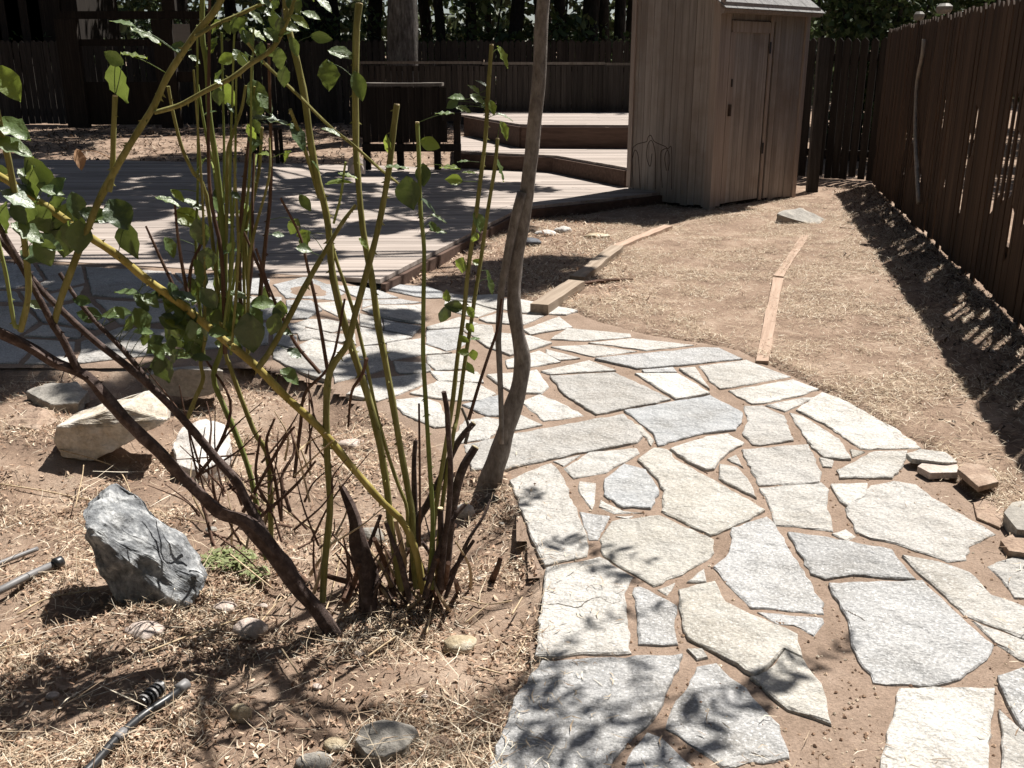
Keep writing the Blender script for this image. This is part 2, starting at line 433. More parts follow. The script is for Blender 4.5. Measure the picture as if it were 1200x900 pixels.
# ground sheet: dense near, sparse to the horizon
xs = np.unique(np.concatenate([np.linspace(-900,-20,12), np.linspace(-20,-5,31), np.linspace(-5,-2.2,57), np.linspace(-2.2,2.2,147), np.linspace(2.2,5,57), np.linspace(5,20,31), np.linspace(20,900,12)]).round(4))
ys = np.unique(np.concatenate([np.linspace(-300,-4,8), np.linspace(-4,1.2,27), np.linspace(1.2,4.6,114), np.linspace(4.6,8,69), np.linspace(8,14,61), np.linspace(14,40,53), np.linspace(40,1500,14)]).round(4))
V = [(x, y, gz(x, y)) for y in ys for x in xs]
nx, ny = len(xs), len(ys)
I = np.arange(nx*ny).reshape(ny, nx)
Fq = np.stack([I[:-1,:-1], I[:-1,1:], I[1:,1:], I[1:,:-1]], -1).reshape(-1)
tag(np_mesh('ground', V, Fq, 4, 'ground', smooth=True), kind='structure')

# path bed (sandy joints) with the flagstones as its pieces
def grid_in_poly(poly, step, zf):
    x0 = min(p[0] for p in poly); x1 = max(p[0] for p in poly); y0 = min(p[1] for p in poly); y1 = max(p[1] for p in poly)
    gx = np.arange(x0-step, x1+step, step); gy = np.arange(y0-step, y1+step, step)
    idx = {}; V = []; Fc = []
    for j in range(len(gy)-1):
        for i in range(len(gx)-1):
            cx, cy = gx[i]+step/2, gy[j]+step/2
            if not in_poly(cx, cy, poly): continue
            q = []
            for a, b in ((i,j),(i+1,j),(i+1,j+1),(i,j+1)):
                if (a,b) not in idx:
                    idx[(a,b)] = len(V); V.append((gx[a], gy[b], zf(gx[a], gy[b])))
                q.append(idx[(a,b)])
            Fc.append(tuple(q))
    return V, Fc
def joint_z(x, y):
    d = poly_dist(x, y, PATH) if (abs(x) < 5) else 1
    return 0.010+prise(x, y)+ground_noise(x, y, 6, 0.003)+ground_noise(x, y, 24, 0.002)-0.014*(1-sstep(0.0, 0.07, d))
V, Fc = grid_in_poly([tuple(p[:2]) for p in PATH], 0.035, joint_z)
path = obj('flagstone_path', V, Fc, 'joint', smooth=True)
tag(path, kind='structure')

STONES = [
 ('w',"C140,605 318,520 372,580 400,660 440,745 482,870 A383,100 383,155 235,188 205,130"),
 ('g',"C446,744 580,764 A425,96 390,96"),
 ('t',"A470,28 640,8 830,95 825,155 740,205 620,262 440,150 430,95"),
 ('w',"A240,192 430,155 545,225 515,280 540,492 200,505"),
 ('w',"A632,268 695,245 665,288"),
 ('g',"A548,265 570,260 700,325 690,400 702,462 565,460"),
 ('g',"A225,520 720,500 640,690 590,750 545,780 460,900 420,1000 0,1000 45,880 130,650"),
 ('w',"A735,475 790,475 810,505 770,512"),
 ('t',"A705,268 835,238 870,310 960,355 B165,425 180,510 A1075,480 1040,525 975,572 880,510 740,440 710,345"),
 ('t',"A1080,482 B183,515 250,600 283,740 130,690 0,575 A985,572 1045,530"),
 ('w',"A735,240 795,195 805,240"),
 ('g',"A770,540 840,525 890,580 945,615 1000,680 1060,745 1095,865 860,900 660,760 680,690 735,610"),
 ('g',"A595,770 650,790 760,900 700,960 480,960 545,830"),
 ('g',"A890,55 1015,15 B75,30 255,315 258,356 0,335 A960,336 890,270 828,190 885,140"),
 ('g',"B20,348 60,350 255,368 260,385 222,432 150,395 90,390"),
 ('g',"B130,68 270,85 500,130 520,165 580,235 360,215 260,230 210,215"),
 ('g',"B272,250 605,240 735,364 858,462 830,515 740,580 650,605 430,595 375,515 350,440 340,380"),
 ('w',"B530,150 660,172 770,210 850,290 930,315 1000,350 1000,450 940,432 750,358 640,250"),
 ('w',"B775,374 960,443 1000,458 1000,530 945,510 860,454"),
 ('c',"B520,614 640,610 858,614 848,700 835,860 840,960 440,960 480,770"),
 ('g',"B868,572 1000,530 1000,770 955,755 900,660"),
 ('w',"B872,690 950,760 1000,795 1000,960 880,960 885,780"),
 ('n',"B832,190 860,175 1000,140 1000,305 925,298 880,235"),
 ('n',"D500,650 600,560 690,540 780,555 870,620 1090,750 985,800 975,855 900,860 700,790 600,770 545,745"),
 ('w',"B285,72 335,57 370,80 335,97"),
 ('c',"D165,570 410,552 440,575 430,640 450,700 455,740 300,720 225,715 205,640"),
 ('n',"D95,420 230,408 360,402 410,520 400,546 340,553 165,560 130,490"),
 ('n',"D105,250 180,248 265,290 300,385 170,405 140,402 100,355 120,310"),
 ('w',"D10,478 80,490 120,530 158,608 50,555 8,530"),
 ('w',"D40,455 75,440 105,488"),
 ('t',"C700,515 770,468 835,475 870,520 D0,545 190,655 100,700 0,745 C1025,848 805,740 815,650 780,590"),
 ('w',"C845,468 1000,415 1100,402 1170,440 1090,490 1040,555 1000,560 920,520"),
 ('b',"C640,535 740,560 800,655 760,730 640,725 555,670 560,600"),
 ('w',"C540,690 640,742 730,750 600,752 530,722"),
 ('w',"C602,764 690,762 660,776"),
 ('w',"C445,610 520,620 515,700 500,735 440,650"),
 ('w',"C378,555 490,485 700,468 712,490 560,575 420,600"),
 ('n',"C330,522 450,494 375,545"),
 ('n',"C-60,450 150,402 640,317 690,360 725,415 700,440 440,490 310,518 110,556 -30,560"),
 ('b',"C640,300 1020,235 1165,310 1160,350 1130,385 990,400 790,455 770,400 700,345"),
 ('t',"C660,350 720,365 775,430 760,455 740,420"),
 ('n',"C315,150 600,133 850,250 610,300 520,318 380,230"),
 ('c',"C690,137 880,137 1020,225 870,250"),
 ('w',"C885,117 955,112 1020,205"),
 ('w',"F670,333 880,303 1075,378 765,435 720,400"),
 ('w',"F800,440 1085,390 1200,432 1130,458 960,495 905,500"),
 ('w',"F965,503 1130,470 1185,467 1050,530"),
 ('c',"D310,265 410,198 520,240 720,350 800,413 600,418 560,415 420,320"),
 ('w',"D285,275 340,290 480,380 525,460 420,450 370,410 310,320"),
 ('w',"D400,448 458,460 450,488 415,485"),
 ('t',"D520,417 580,427 530,448"),
 ('c',"D470,500 610,427 745,423 730,480 685,530 480,530"),
 ('w',"D445,555 590,552 580,600 510,640 480,620"),
 ('g',"F215,300 690,248 760,250 865,298 600,326 400,343"),
 ('g',"F420,346 560,333 575,355 430,358"),
 ('c',"F185,230 380,210 650,240 440,263"),
 ('w',"F20,215 95,165 370,190 375,205 170,222"),
 ('w',"F20,248 190,238 400,267 210,292"),
 ('w',"F0,257 150,297 60,307 0,282"),
 ('w',"C275,130 490,82 610,125 320,142"),
 ('w',"E720,455 870,414 965,462 800,488 730,490"),
 ('w',"E800,322 960,264 1018,310 830,342"),
 ('w',"E615,178 790,190 1040,238 990,256 800,248 690,228 600,212"),
 ('w',"E605,275 690,247 890,260 800,298 640,290"),
 ('w',"E580,352 690,335 830,348 925,378 805,416 740,432 640,395"),
 ('c',"E800,508 860,497 915,570 880,600 760,598 690,560 640,520"),
 ('c',"E790,640 870,605 960,640 1070,700 890,725"),
 ('w',"E760,765 750,700 790,697 885,740"),
 ('w',"E20,605 120,540 350,512 360,560 240,610 160,635"),
 ('w',"E235,628 360,618 430,642 480,745 410,752 270,690 240,650"),
 ('w',"E300,600 420,548 600,557 680,600 620,633 500,633 380,617"),
 ('w',"E385,502 600,507 625,553 430,545"),
 ('b',"E530,650 690,610 720,700 640,698"),
 ('w',"E490,800 540,720 640,705 720,720 650,800 520,820"),
 ('b',"H700,70 820,62 1160,100 J200,225 330,270 330,330 160,330 H1160,185 990,150 830,112"),
 ('w',"J340,275 640,318 620,372 340,335"),
 ('w',"J640,325 690,305 900,295 900,320 890,445 760,415 630,378"),
 ('w',"J350,345 620,385 870,458 690,528 560,510 350,440"),
 ('w',"J170,625 300,585 500,520 690,585 510,628 180,650"),
 ('g',"J170,662 510,640 620,745 480,840 370,865 165,790"),
 ('w',"J520,645 700,595 830,610 850,690 640,718"),
 ('w',"J160,805 360,878 K600,85 400,97 150,135"),
 ('w',"K400,107 640,92 690,110 700,212 470,222 400,165"),
 ('n',"K140,152 390,165 440,225 360,245 190,240 160,220"),
 ('w',"H690,282 800,242 1160,240 1160,395 860,345"),
 ('g',"H860,357 1160,410 1090,483 870,440"),
 ('n',"H670,312 850,352 860,430 680,408"),
 ('n',"H870,452 1090,492 1000,518 880,540 690,560 680,420"),
 ('w',"H885,548 1000,525 1165,505 1165,640 920,680 890,610"),
 ('g',"H400,80 540,95 690,100 800,120 980,190 690,200 560,140"),
 ('g',"H700,210 990,200 1160,225 800,238 690,268"),
 ('w',"H330,222 480,215 680,210 680,275 655,380 500,330 390,270"),
 ('w',"H150,380 270,342 420,350 540,380 570,430 460,460 260,410"),
 ('w',"H200,560 310,512 470,540 560,565 540,620 430,690 250,640"),
 ('n',"H190,475 260,422 450,468 640,470 650,550 560,540 330,505 210,520"),
 ('w',"H0,385 80,362 250,412 200,465 0,440"),
 ('w',"H0,450 185,480 195,560 150,580 0,540"),
 ('g',"H100,200 300,202 385,272 265,335 110,340"),
 ('n',"H0,560 180,595 420,690 400,830 200,760 0,660"),
 ('n',"H450,720 560,640 660,570 860,560 870,620 900,700 860,750 700,800 480,850"),
 ('g',"H0,90 250,30 400,75 560,150 480,205 100,190"),
 ('g',"P-60,306 38,309 50,327 18,337 -60,336"), ('n',"P44,310 95,312 100,330 62,340 34,336 57,327"), ('g',"P-60,340 18,341 26,352 -60,351"), ('w',"P24,341 60,344 98,335 92,348 60,353 33,352"),
 ('n',"P100,313 200,318 215,335 190,350 108,345"),
 ('g',"P205,319 316,327 313,345 222,340"),
 ('n',"P-60,356 28,357 44,374 20,392 -60,390"), ('g',"P35,357 62,358 104,351 128,374 112,384 70,376 50,374"), ('n',"P28,392 50,379 70,381 106,388 90,395"),
 ('w',"P112,350 190,354 220,345 240,372 140,378"),
 ('n',"P226,345 330,348 318,372 246,372"),
 ('g',"P-60,396 20,397 34,410 20,425 -60,425"), ('w',"P28,397 88,400 80,425 28,425 42,410"),
 ('n',"P95,400 140,382 200,385 205,412 90,425"),
 ('w',"P210,382 260,377 316,376 314,402 215,410"),
]
TY = {'w':'flag_white','g':'flag_grey','t':'flag_cream','n':'flag_tan','b':'flag_blue','c':'flag_white'}
def rough_edge(P, step=0.035, amp=0.0035, seed=0):
    out = []
    for i in range(len(P)):
        a, b = P[i], P[(i+1) % len(P)]
        n = max(1, int((b-a).length/step))
        t = (b-a).normalized(); nn = Vector((-t.y, t.x, 0)).normalized()
        for k in range(n):
            q = a.lerp(b, k/n)
            amp2 = amp if k else amp*0.4
            q = q+nn*(noise.noise(Vector((q.x*22+seed, q.y*22, seed)))*amp2*2.4+random.uniform(-amp, amp)*0.5)
            out.append(q)
    return out
random.seed(21)
flag_objs = []
for si, (ty, s) in enumerate(STONES):
    zt = 0.0155+0.0006*(si % 11)+random.uniform(-0.001, 0.002)
    P = []
    for x, y in parse(s):
        g_ = G(x, y, zt)
        for _ in range(3): g_ = G(x, y, zt+prise(g_.x, g_.y))
        P.append(g_)
    area = 0.5*sum(P[i].x*P[(i+1) % len(P)].y-P[(i+1) % len(P)].x*P[i].y for i in range(len(P)))
    if area < 0: P.reverse()
    c = sum(P, Vector())/len(P)
    size = math.sqrt(abs(area))
    if size < 0.12: zt -= 0.003
    far = c.y > 4.5
    E_ = rough_edge(P, 0.03 if not far else 0.06, 0.004 if size > 0.15 else 0.002, si)
    tx, ty_ = random.uniform(-.010,.010), random.uniform(-.010,.010)
    ch = 0.004
    rings = []
    for off, dz in ((0.0, -0.055), (-0.001, -0.010), (0.0, -ch*0.9), (ch, 0.0)):
        rg = []
        n = len(E_)
        for i, q in enumerate(E_):
            d = ((E_[i]-E_[i-1]).normalized()+(E_[(i+1) % n]-E_[i]).normalized())
            nn = Vector((-d.y, d.x, 0)); nn = nn.normalized() if nn.length > 1e-6 else Vector((0,0,0))
            o2 = off*(0.5+0.6*random.random()+(3.2*max(0, noise.noise(Vector((q.x*13, q.y*13, si))))))
            p = q+nn*o2
            p.z = zt+prise(p.x, p.y)+dz+(tx*(p.x-c.x)+ty_*(p.y-c.y)) + (random.uniform(-.0015,.0015) if dz > -0.05 and dz < 0 else 0)
            rg.append(p)
        rings.append(rg)
    n = len(E_); V = [p for rg in rings for p in rg]
    Fc = [(r*n+i, r*n+(i+1) % n, (r+1)*n+(i+1) % n, (r+1)*n+i) for r in range(3) for i in range(n)]
    Fc.append(tuple(range(3*n, 4*n)))
    o = obj('flagstone', V, Fc, TY[ty], path)
    recenter(o, (c.x, c.y, c.z)); flag_objs.append((o, zt, c, tx, ty_))
def crack(stone, s, w=0.0022):
    o, zt, c, tx, ty_ = flag_objs[stone]
    P = [G(x, y, zt) for x, y in parse(s)]
    Q, _ = catmull(P, 18); V, Fc = [], []
    for i, q in enumerate(Q):
        t = (Q[min(i+1,18)]-Q[max(i-1,0)]).normalized(); nn = Vector((-t.y, t.x, 0))
        q = q+nn*random.uniform(-.003,.003); ww = w*random.uniform(.4,1.2)*(1-abs(i/18-.5)*0.9)
        for sgn in (-1, 1):
            p = q+nn*ww*sgn; p.z = zt+0.0012+tx*(p.x-c.x)+ty_*(p.y-c.y); V.append(p)
    Fc = [(2*i, 2*i+1, 2*i+3, 2*i+2) for i in range(18)]
    obj('crack', V, Fc, 'crack', o)
crack(3, "A225,325 290,325 350,335 400,305 432,300")
crack(16, "B325,345 360,360 400,385")
crack(11, "A960,850 990,858 1030,862")
crack(3, "A432,300 470,320 500,315", 0.0015)

# ------------------------------------------------------------------ loose flat stones and rocks
def hull_rock(name, pts, m, label, cat, group=None, disp=0.008, sub=2, seed=0, smooth=False):
    bm = bmesh.new()
    for p in pts: bm.verts.new(p)
    bmesh.ops.convex_hull(bm, input=bm.verts)
    for v in [v for v in bm.verts if not v.link_faces]: bm.verts.remove(v)
    bmesh.ops.triangulate(bm, faces=bm.faces)
    bmesh.ops.bevel(bm, geom=list(bm.edges), offset=disp*0.3, segments=1, affect='EDGES', profile=0.5)
    bmesh.ops.triangulate(bm, faces=bm.faces)
    for _ in range(sub):
        bmesh.ops.subdivide_edges(bm, edges=list(bm.edges), cuts=1, use_grid_fill=True)
    bm.normal_update()
    for v in bm.verts:
        f1 = noise.voronoi(v.co*9+Vector((seed*3.3,0,0)))[0]
        v.co += v.normal*((f1[0]-f1[1])*disp*1.1+noise.fractal(v.co*11+Vector((seed,0,0)), 0.8, 2.1, 4)*disp*0.55)
    me = bpy.data.meshes.new(name); bm.to_mesh(me); bm.free()
    if smooth:
        for p in me.polygons: p.use_smooth = True
    o = bpy.data.objects.new(name, me); col.objects.link(o); me.materials.append(M[m])
    c = sum((Vector(p) for p in pts), Vector())/len(pts); zmin = min(p[2] for p in pts)
    recenter(o, (c.x, c.y, zmin))
    return tag(o, label, cat, group)
def slab(name, px, z, th, m, label, cat, group=None, seed=0, rough=0.004, sub=1):
    P = [G(x, y, z) for x, y in px]
    return hull_rock(name, P+[p*1.0-Vector((0,0,th)) for p in P]+([sum(P, Vector())/len(P)+Vector((0.02,0.03,0.03))] if sub > 1 else []), m, label, cat, group, rough, sub, seed)
def blob_rock(name, px, py, w, h, m, label, cat, group=None, Ydep=None, seed=0, ang=0.5, flat=0.6):
    """rock lying on the ground whose outline covers about w x h photo pixels round (px, py)"""
    base = G(px, py+h*0.40, -0.045)
    zz = gz(base.x, base.y)
    base = G(px, py+h*0.40, zz)
    k = mpp(base.y, zz); a = w*k/2
    hz = h*k/2*flat*1.25; dp = a*0.75
    bm = bmesh.new(); bmesh.ops.create_icosphere(bm, subdivisions=3, radius=1)
    rn = random.Random(seed*13+5)
    planes = [Vector((rn.uniform(-1,1), rn.uniform(-1,1), rn.uniform(-.6,1))).normalized() for _ in range(9)]
    for v in bm.verts:
        d = v.co.normalized(); r = 1.0
        for pl in planes:
            q = d.dot(pl)
            if q > 0: r = min(r, (1.0-0.45*ang)/max(q, 1e-3)) if q > (1.0-0.45*ang) else r
        r *= 1+0.10*noise.fractal(d*2.2+Vector((seed*3.1,0,0)), 1, 2, 4)
        v.co = Vector((d.x*a*r, d.y*dp*r, d.z*hz*r))
    me = bpy.data.meshes.new(name); bm.to_mesh(me); bm.free()
    for p in me.polygons: p.use_smooth = True
    o = bpy.data.objects.new(name, me); col.objects.link(o); me.materials.append(M[m])
    o.location = (base.x, base.y+dp*0.75, zz+hz*0.45)
    o.rotation_euler = (0, 0, rn.uniform(-.4,.4))
    return tag(o, label, cat, group)

# big white-topped tan rock
pts = [AT(x,y,3.70) for x,y in [(62,518),(66,500),(72,536),(108,543),(128,520),(150,515),(185,500),(198,492)]]
pts += [AT(x,y,3.74) for x,y in [(66,505),(110,487),(140,476)]]
pts += [AT(x,y,3.93) for x,y in [(75,512),(88,484),(140,468),(186,454),(199,466),(200,490)]]
hull_rock('garden_rock', pts, 'rock_pale', 'long tan rock with pale flat top lying beside the rose bush', 'rock', None, 0.014, 4, 3)
# blue grey rock
pts = [AT(x,y,2.57) for x,y in [(150,726),(188,722),(112,664),(97,606),(214,706)]]
pts += [AT(x,y,2.64) for x,y in [(91,590),(133,600),(240,672),(230,694)]]
pts += [AT(x,y,2.80) for x,y in [(104,578),(134,554),(160,566),(228,630),(242,655),(236,690)]]
hull_rock('garden_rock', pts, 'rock_blue', 'large jagged blue grey rock standing in the planting bed', 'rock', None, 0.022, 4, 8).location.z -= 0.03
pts = [AT(x,y,3.30) for x,y in [(552,612),(560,590),(575,577),(588,585),(590,610),(580,655),(556,655)]]+[AT(x,y,3.42) for x,y in [(560,605),(572,580),(585,590),(588,630),(560,640)]]
hull_rock('garden_rock', pts, 'rock_dark', 'upright dark slate rock at the foot of the bare sapling', 'rock', None, 0.008, 2, 4)
pts = [AT(x,y,4.5) for x,y in [(165,462),(168,440),(212,432),(262,434),(262,458),(230,466)]]+[AT(x,y,4.68) for x,y in [(172,450),(178,432),(225,428),(258,432),(258,450)]]
hull_rock('edging_stone', pts, 'rock_grey', 'squared dark edging stone between planting bed and shaded patio', 'stone', None, 0.010, 2, 9)
slab('flat_stone', [(202,520),(212,500),(240,490),(262,494),(272,515),(262,540),(232,552),(208,545)], 0.005, 0.07, 'rock_white', 'pale flat stone sunk in the bed beside dark stems', 'stone', None, 2, 0.012, 3)
slab('flat_stone', [(30,458),(55,448),(90,447),(104,458),(92,472),(60,474)], 0.02, 0.06, 'rock_grey', 'grey flat stone at the shaded edge of the planting bed', 'stone', None, 3, 0.012, 3)
slab('flat_stone', [(8,498),(18,484),(34,476),(62,480),(70,492),(44,504)], 0.0, 0.10, 'rock_brown', 'low brown boulder half buried behind the tan rock', 'stone', None, 5, 0.02, 3)
slab('loose_slab', [(1062,531),(1078,526),(1108,529),(1123,541),(1110,542),(1068,537)], 0.055, 0.022, 'flag_white', 'thin white slab propped on the path edge beside the lawn', 'stone', 'offcuts piled at the path edge', 2)
slab('loose_slab', [(1075,546),(1084,538),(1100,543),(1122,544),(1124,553),(1090,554)], 0.045, 0.028, 'rock_pink', 'thin pinkish slab lying under the white offcut', 'stone', 'offcuts piled at the path edge', 4)
slab('loose_slab', [(1122,549),(1132,542),(1153,544),(1171,564),(1147,570)], 0.07, 0.022, 'rock_brown', 'tilted reddish brown slab leaning over the soil by the fence shadow', 'stone', 'offcuts piled at the path edge', 6)
slab('loose_slab', [(1140,588),(1165,572),(1178,592),(1172,618),(1145,606)], 0.02, 0.05, 'rock_brown', 'flat orange brown stone pressed in soil beside the path', 'stone', None, 11)
slab('loose_slab', [(1176,600),(1186,588),(1215,582),(1220,622),(1192,620)], 0.06, 0.05, 'rock_grey', 'grey brown angular stone at the foot of the fence', 'stone', None, 12)
slab('loose_slab', [(1172,632),(1190,624),(1220,635),(1215,650),(1182,645)], 0.035, 0.03, 'rock_brown', 'small brown slab beside the outermost flagstone', 'stone', None, 13)
pts = [AT(x,y,9.75) for x,y in [(908,268),(910,250),(925,257),(968,268),(955,270)]]+[AT(x,y,10.1) for x,y in [(914,247),(938,243),(968,257),(970,266),(912,262)]]
hull_rock('lawn_rock', pts, 'rock_grey', 'angular grey rock with flat sunlit top on the dry lawn', 'rock', None, 0.02, 2, 5)
pts = [AT(x,y,9.5) for x,y in [(981,274),(984,265),(1002,268),(1020,276)]]+[AT(x,y,9.75) for x,y in [(985,264),(1003,263),(1018,270)]]
hull_rock('lawn_rock', pts, 'rock_brown', 'small brown stone on the lawn next to the grey rock', 'rock', None, 0.015, 2, 6)
slab('block_stone', [(413,866),(424,850),(436,844),(486,850),(492,856),(476,876),(452,886),(428,884)], -0.012, 0.06, 'rock_grey', 'smooth grey block stone lying at the bed front', 'stone', None, 21, 0.008, 3)
peb = [(538,756,44,26,'rock_tan','rounded tan stone on litter below the canes',.3),
       (366,897,46,24,'rock_grey','pale grey cobble at the front of the bed',.3),(392,873,30,24,'rock_tan','striped tan pebble tucked beside the grey block stone',.3),
       (290,735,42,34,'rock_pink','pale pink cobble banded by a twig shadow',.3),(261,712,30,20,'rock_pink','small pink cobble between weeds and blue grey rock',.3),
       (164,741,48,26,'rock_pink','low pink stone in front of the blue grey rock',.4),(281,832,26,40,'rock_tan','egg shaped tan stone among shaded litter',.3),
       (515,872,34,24,'rock_brown','brown stone sunk in soil near the flagstone edge',.4),(308,710,12,12,'rock_pink','tiny pink pebble beside the thick dark stem',.2),
       (70,660,22,18,'rock_brown','small brown stone near the grey pipe end',.4),(432,625,40,34,'rock_grey','grey stone behind the dead stump',.5),
       (545,390+205,24,30,'rock_white','pale stone wedged among the cane bases',.5),(640,272,28,12,'rock_white','pale stone on the soil beside the low deck',.4),
       (660,268,22,14,'rock_white','white rounded stone on the soil near the deck fascia',.3),(620,282,30,16,'rock_dark','dark stone in shade near the low deck',.5),
       (700,276,34,10,'rock_tan','flat tan stone near the timber edging end',.5),(545,505,20,18,'rock_pink','pinkish stone on soil behind the canes',.4),
       (410,520,34,16,'rock_pink','flat pink stone on bare soil between canes',.4),(110,850,20,14,'rock_brown','brown pebble in litter near the black hose',.4),
       (60,815,16,12,'rock_pink','pink pebble lying left alone in the litter',.3)]
for i, (x,y,w,h,m,lab,ang) in enumerate(peb):
    lab = lab.replace('left alone ', 'alone ')
    blob_rock('cobble', x, y, w, h, m, lab, 'stone', None, seed=i+1, ang=ang)
# half buried small stones scattered through the bed (counted, shared look)
rs = random.Random(5)
for i in range(26):
    x, y = rs.uniform(10, 590), rs.uniform(560, 890)
    g = G(x, y)
    if in_poly(g.x, g.y, PATH): continue
    w = rs.uniform(7, 15)
    blob_rock('pebble', x, y, w, w*0.7, rs.choice(['rock_pink','rock_tan','rock_brown','rock_grey']), 'little pebble half buried in the litter of the planting bed', 'pebble', 'pebbles in the planting bed', seed=60+i, ang=.3)

# ------------------------------------------------------------------ litter and straw
def scatter(name, n, sampler, lmin, lmax, wmin, wmax, m, lift=0.008, tilt=0.35, curl=True, bent=0.25, seed=1, zf=None):
    rng = np.random.RandomState(seed)
    pts = sampler(n, rng)
    n = len(pts)
    L = rng.uniform(lmin, lmax, n); W = rng.uniform(wmin, wmax, n); A = rng.uniform(0, 2*np.pi, n)
    T = rng.normal(0, tilt, n); zz = np.array([(zf or gz)(p[0], p[1]) for p in pts])
    t = np.stack([np.cos(A)*np.cos(T), np.sin(A)*np.cos(T), np.sin(T)], 1)
    roll = rng.uniform(-0.5, 0.5, n)
    s = np.stack([-np.sin(A)*np.cos(roll), np.cos(A)*np.cos(roll), np.sin(roll)], 1)
    B = bent*L*rng.normal(0, 1, n)
    c = np.stack([pts[:,0], pts[:,1], zz+lift*rng.uniform(0.3, 1.6, n)+np.abs(np.sin(T))*L*0.35], 1)
    half = (t*L[:,None]/2); sw = s*W[:,None]/2
    bend = np.stack([-np.sin(A), np.cos(A), np.abs(rng.normal(0, 0.5, n))], 1)*B[:,None]
    Vv = np.stack([c-half-sw*0.5, c-half+sw*0.5, c+bend-sw, c+bend+sw, c+half-sw*0.3, c+half+sw*0.3], 1).reshape(-1, 3)
    base = np.arange(n)*6
    f = np.stack([base, base+2, base+3, base+1, base+2, base+4, base+5, base+3], 1).reshape(-1)
    return tag(np_mesh(name, Vv, f, 4, m), kind='stuff')
FENCE0 = Vector((2.97-0.2317*2.7, 2.8, 0)); FENCE1 = Vector((2.97+0.2317*7.6, 13.1, 0))
def fence_x(y): return 2.97+0.2317*(y-5.5)
DECK1 = [(-0.89,6.52),(0.10,10.07),(1.04,10.74),(1.75,11.35),(1.35,11.80),(0.60,13.55),(-0.75,14.05),(-2.5,14.6),(-8.5,15.6),(-9.0,8.64)]
def lawn_sampler(n, rng):
    out = []
    while len(out) < n:
        y = 1.3+10.4*rng.rand()**1.35; x = rng.uniform(-0.3, fence_x(y))
        if in_poly(x, y, PATH) and poly_dist(x, y, PATH) > 0.015*rng.rand()*3: continue
        if in_poly(x, y, DECK1): continue
        if x < 0.6 and y < 5.5: continue
        if in_poly(x, y, BEDPOLY): continue
        dens = 0.12+0.88*sstep(-0.3, 0.3, noise.noise(Vector((x*1.7, y*1.7, 4)))+0.5*noise.noise(Vector((x*6, y*6, 2))))
        if rng.rand() > dens: continue
        out.append((x, y))
    return np.array(out)
def bed_sampler(n, rng):
    out = []
    while len(out) < n:
        px, py = rng.uniform(-170, 645), 430+640*rng.rand()
        g = G(px, py, -0.04)
        if in_poly(g.x, g.y, PATH) and poly_dist(g.x, g.y, PATH) > 0.02*rng.rand(): continue
        dens = 0.10+0.90*sstep(-0.2, 0.35, noise.noise(Vector((g.x*2.6, g.y*2.6, 9))))
        if rng.rand() > dens: continue
        out.append((g.x, g.y))
    return np.array(out)
def fence_sampler(n, rng):
    out = []
    while len(out) < n:
        y = rng.uniform(2.5, 12.8); x = fence_x(y)-abs(rng.normal(0, 0.26))
        if in_poly(x, y, PATH): continue
        out.append((x, y))
    return np.array(out)
def back_sampler(n, rng):
    out = []
    while len(out) < n:
        x, y = rng.uniform(-10, 0), rng.uniform(15.2, 22)
        out.append((x, y))
    return np.array(out)
scatter('dry_grass', 92000, lawn_sampler, 0.014, 0.055, 0.0015, 0.0038, 'straw', 0.008, 0.3, seed=3)
scatter('dry_grass_stems', 1300, lawn_sampler, 0.07, 0.16, 0.002, 0.004, 'straw', 0.010, 0.2, bent=0.08, seed=4)
scatter('leaf_litter', 36000, bed_sampler, 0.006, 0.026, 0.003, 0.010, 'litter', 0.006, 0.5, seed=5)
scatter('straw_litter', 17000, bed_sampler, 0.02, 0.075, 0.0012, 0.0028, 'straw', 0.008, 0.35, bent=0.15, seed=6)
scatter('dry_stems', 1000, bed_sampler, 0.07, 0.22, 0.0016, 0.0032, 'straw', 0.02, 0.22, bent=0.12, seed=16)
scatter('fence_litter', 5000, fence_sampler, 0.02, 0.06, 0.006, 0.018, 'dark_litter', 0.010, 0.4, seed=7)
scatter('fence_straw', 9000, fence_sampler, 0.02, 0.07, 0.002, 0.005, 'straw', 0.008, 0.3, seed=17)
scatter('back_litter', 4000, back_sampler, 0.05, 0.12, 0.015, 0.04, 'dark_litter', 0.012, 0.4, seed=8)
def soil_sampler(n, rng):
    out = []
    while len(out) < n:
        y = rng.uniform(6.2, 10.2); x = rng.uniform(-0.8, 0.9)
        if in_poly(x, y, DECK1) or in_poly(x, y, PATH): continue
        out.append((x, y))
    return np.array(out)
scatter('deck_side_litter', 3500, soil_sampler, 0.015, 0.06, 0.004, 0.014, 'litter', 0.008, 0.4, seed=9)
def joint_sampler(n, rng):
    out = []
    while len(out) < n:
        px, py = rng.uniform(560, 1240), rng.uniform(400, 940)
        g = G(px, py)
        if not in_poly(g.x, g.y, PATH): continue
        out.append((g.x, g.y))
    return np.array(out)
def joint_scatter():
    rng = np.random.RandomState(11); pts = joint_sampler(5200, rng)
    V, Fc = [], []
    for x, y in pts:
        s = 0.0012+0.006*rng.rand()**3; z = joint_z(x, y)+s*0.3; k = len(V); a = rng.uniform(0, 6.28)
        for t in range(4):
            V.append((x+math.cos(a+t*1.57)*s*rng.uniform(.6,1.2), y+math.sin(a+t*1.57)*s*rng.uniform(.6,1.2), z))
        V.append((x, y, z+s*0.7)); V.append((x, y, z-s))
        for t in range(4):
            Fc.append((k+t, k+(t+1)%4, k+4)); Fc.append((k+(t+1)%4, k+t, k+5))
    tag(obj('joint_grit', V, Fc, 'litter'), kind='stuff')
joint_scatter()
def edge_sampler(n, rng):
    out = []
    while len(out) < n:
        p = joint_sampler(1, rng)[0]
        if poly_dist(p[0], p[1], PATH) < abs(rng.normal(0, 0.13)): out.append(p)
    return np.array(out)
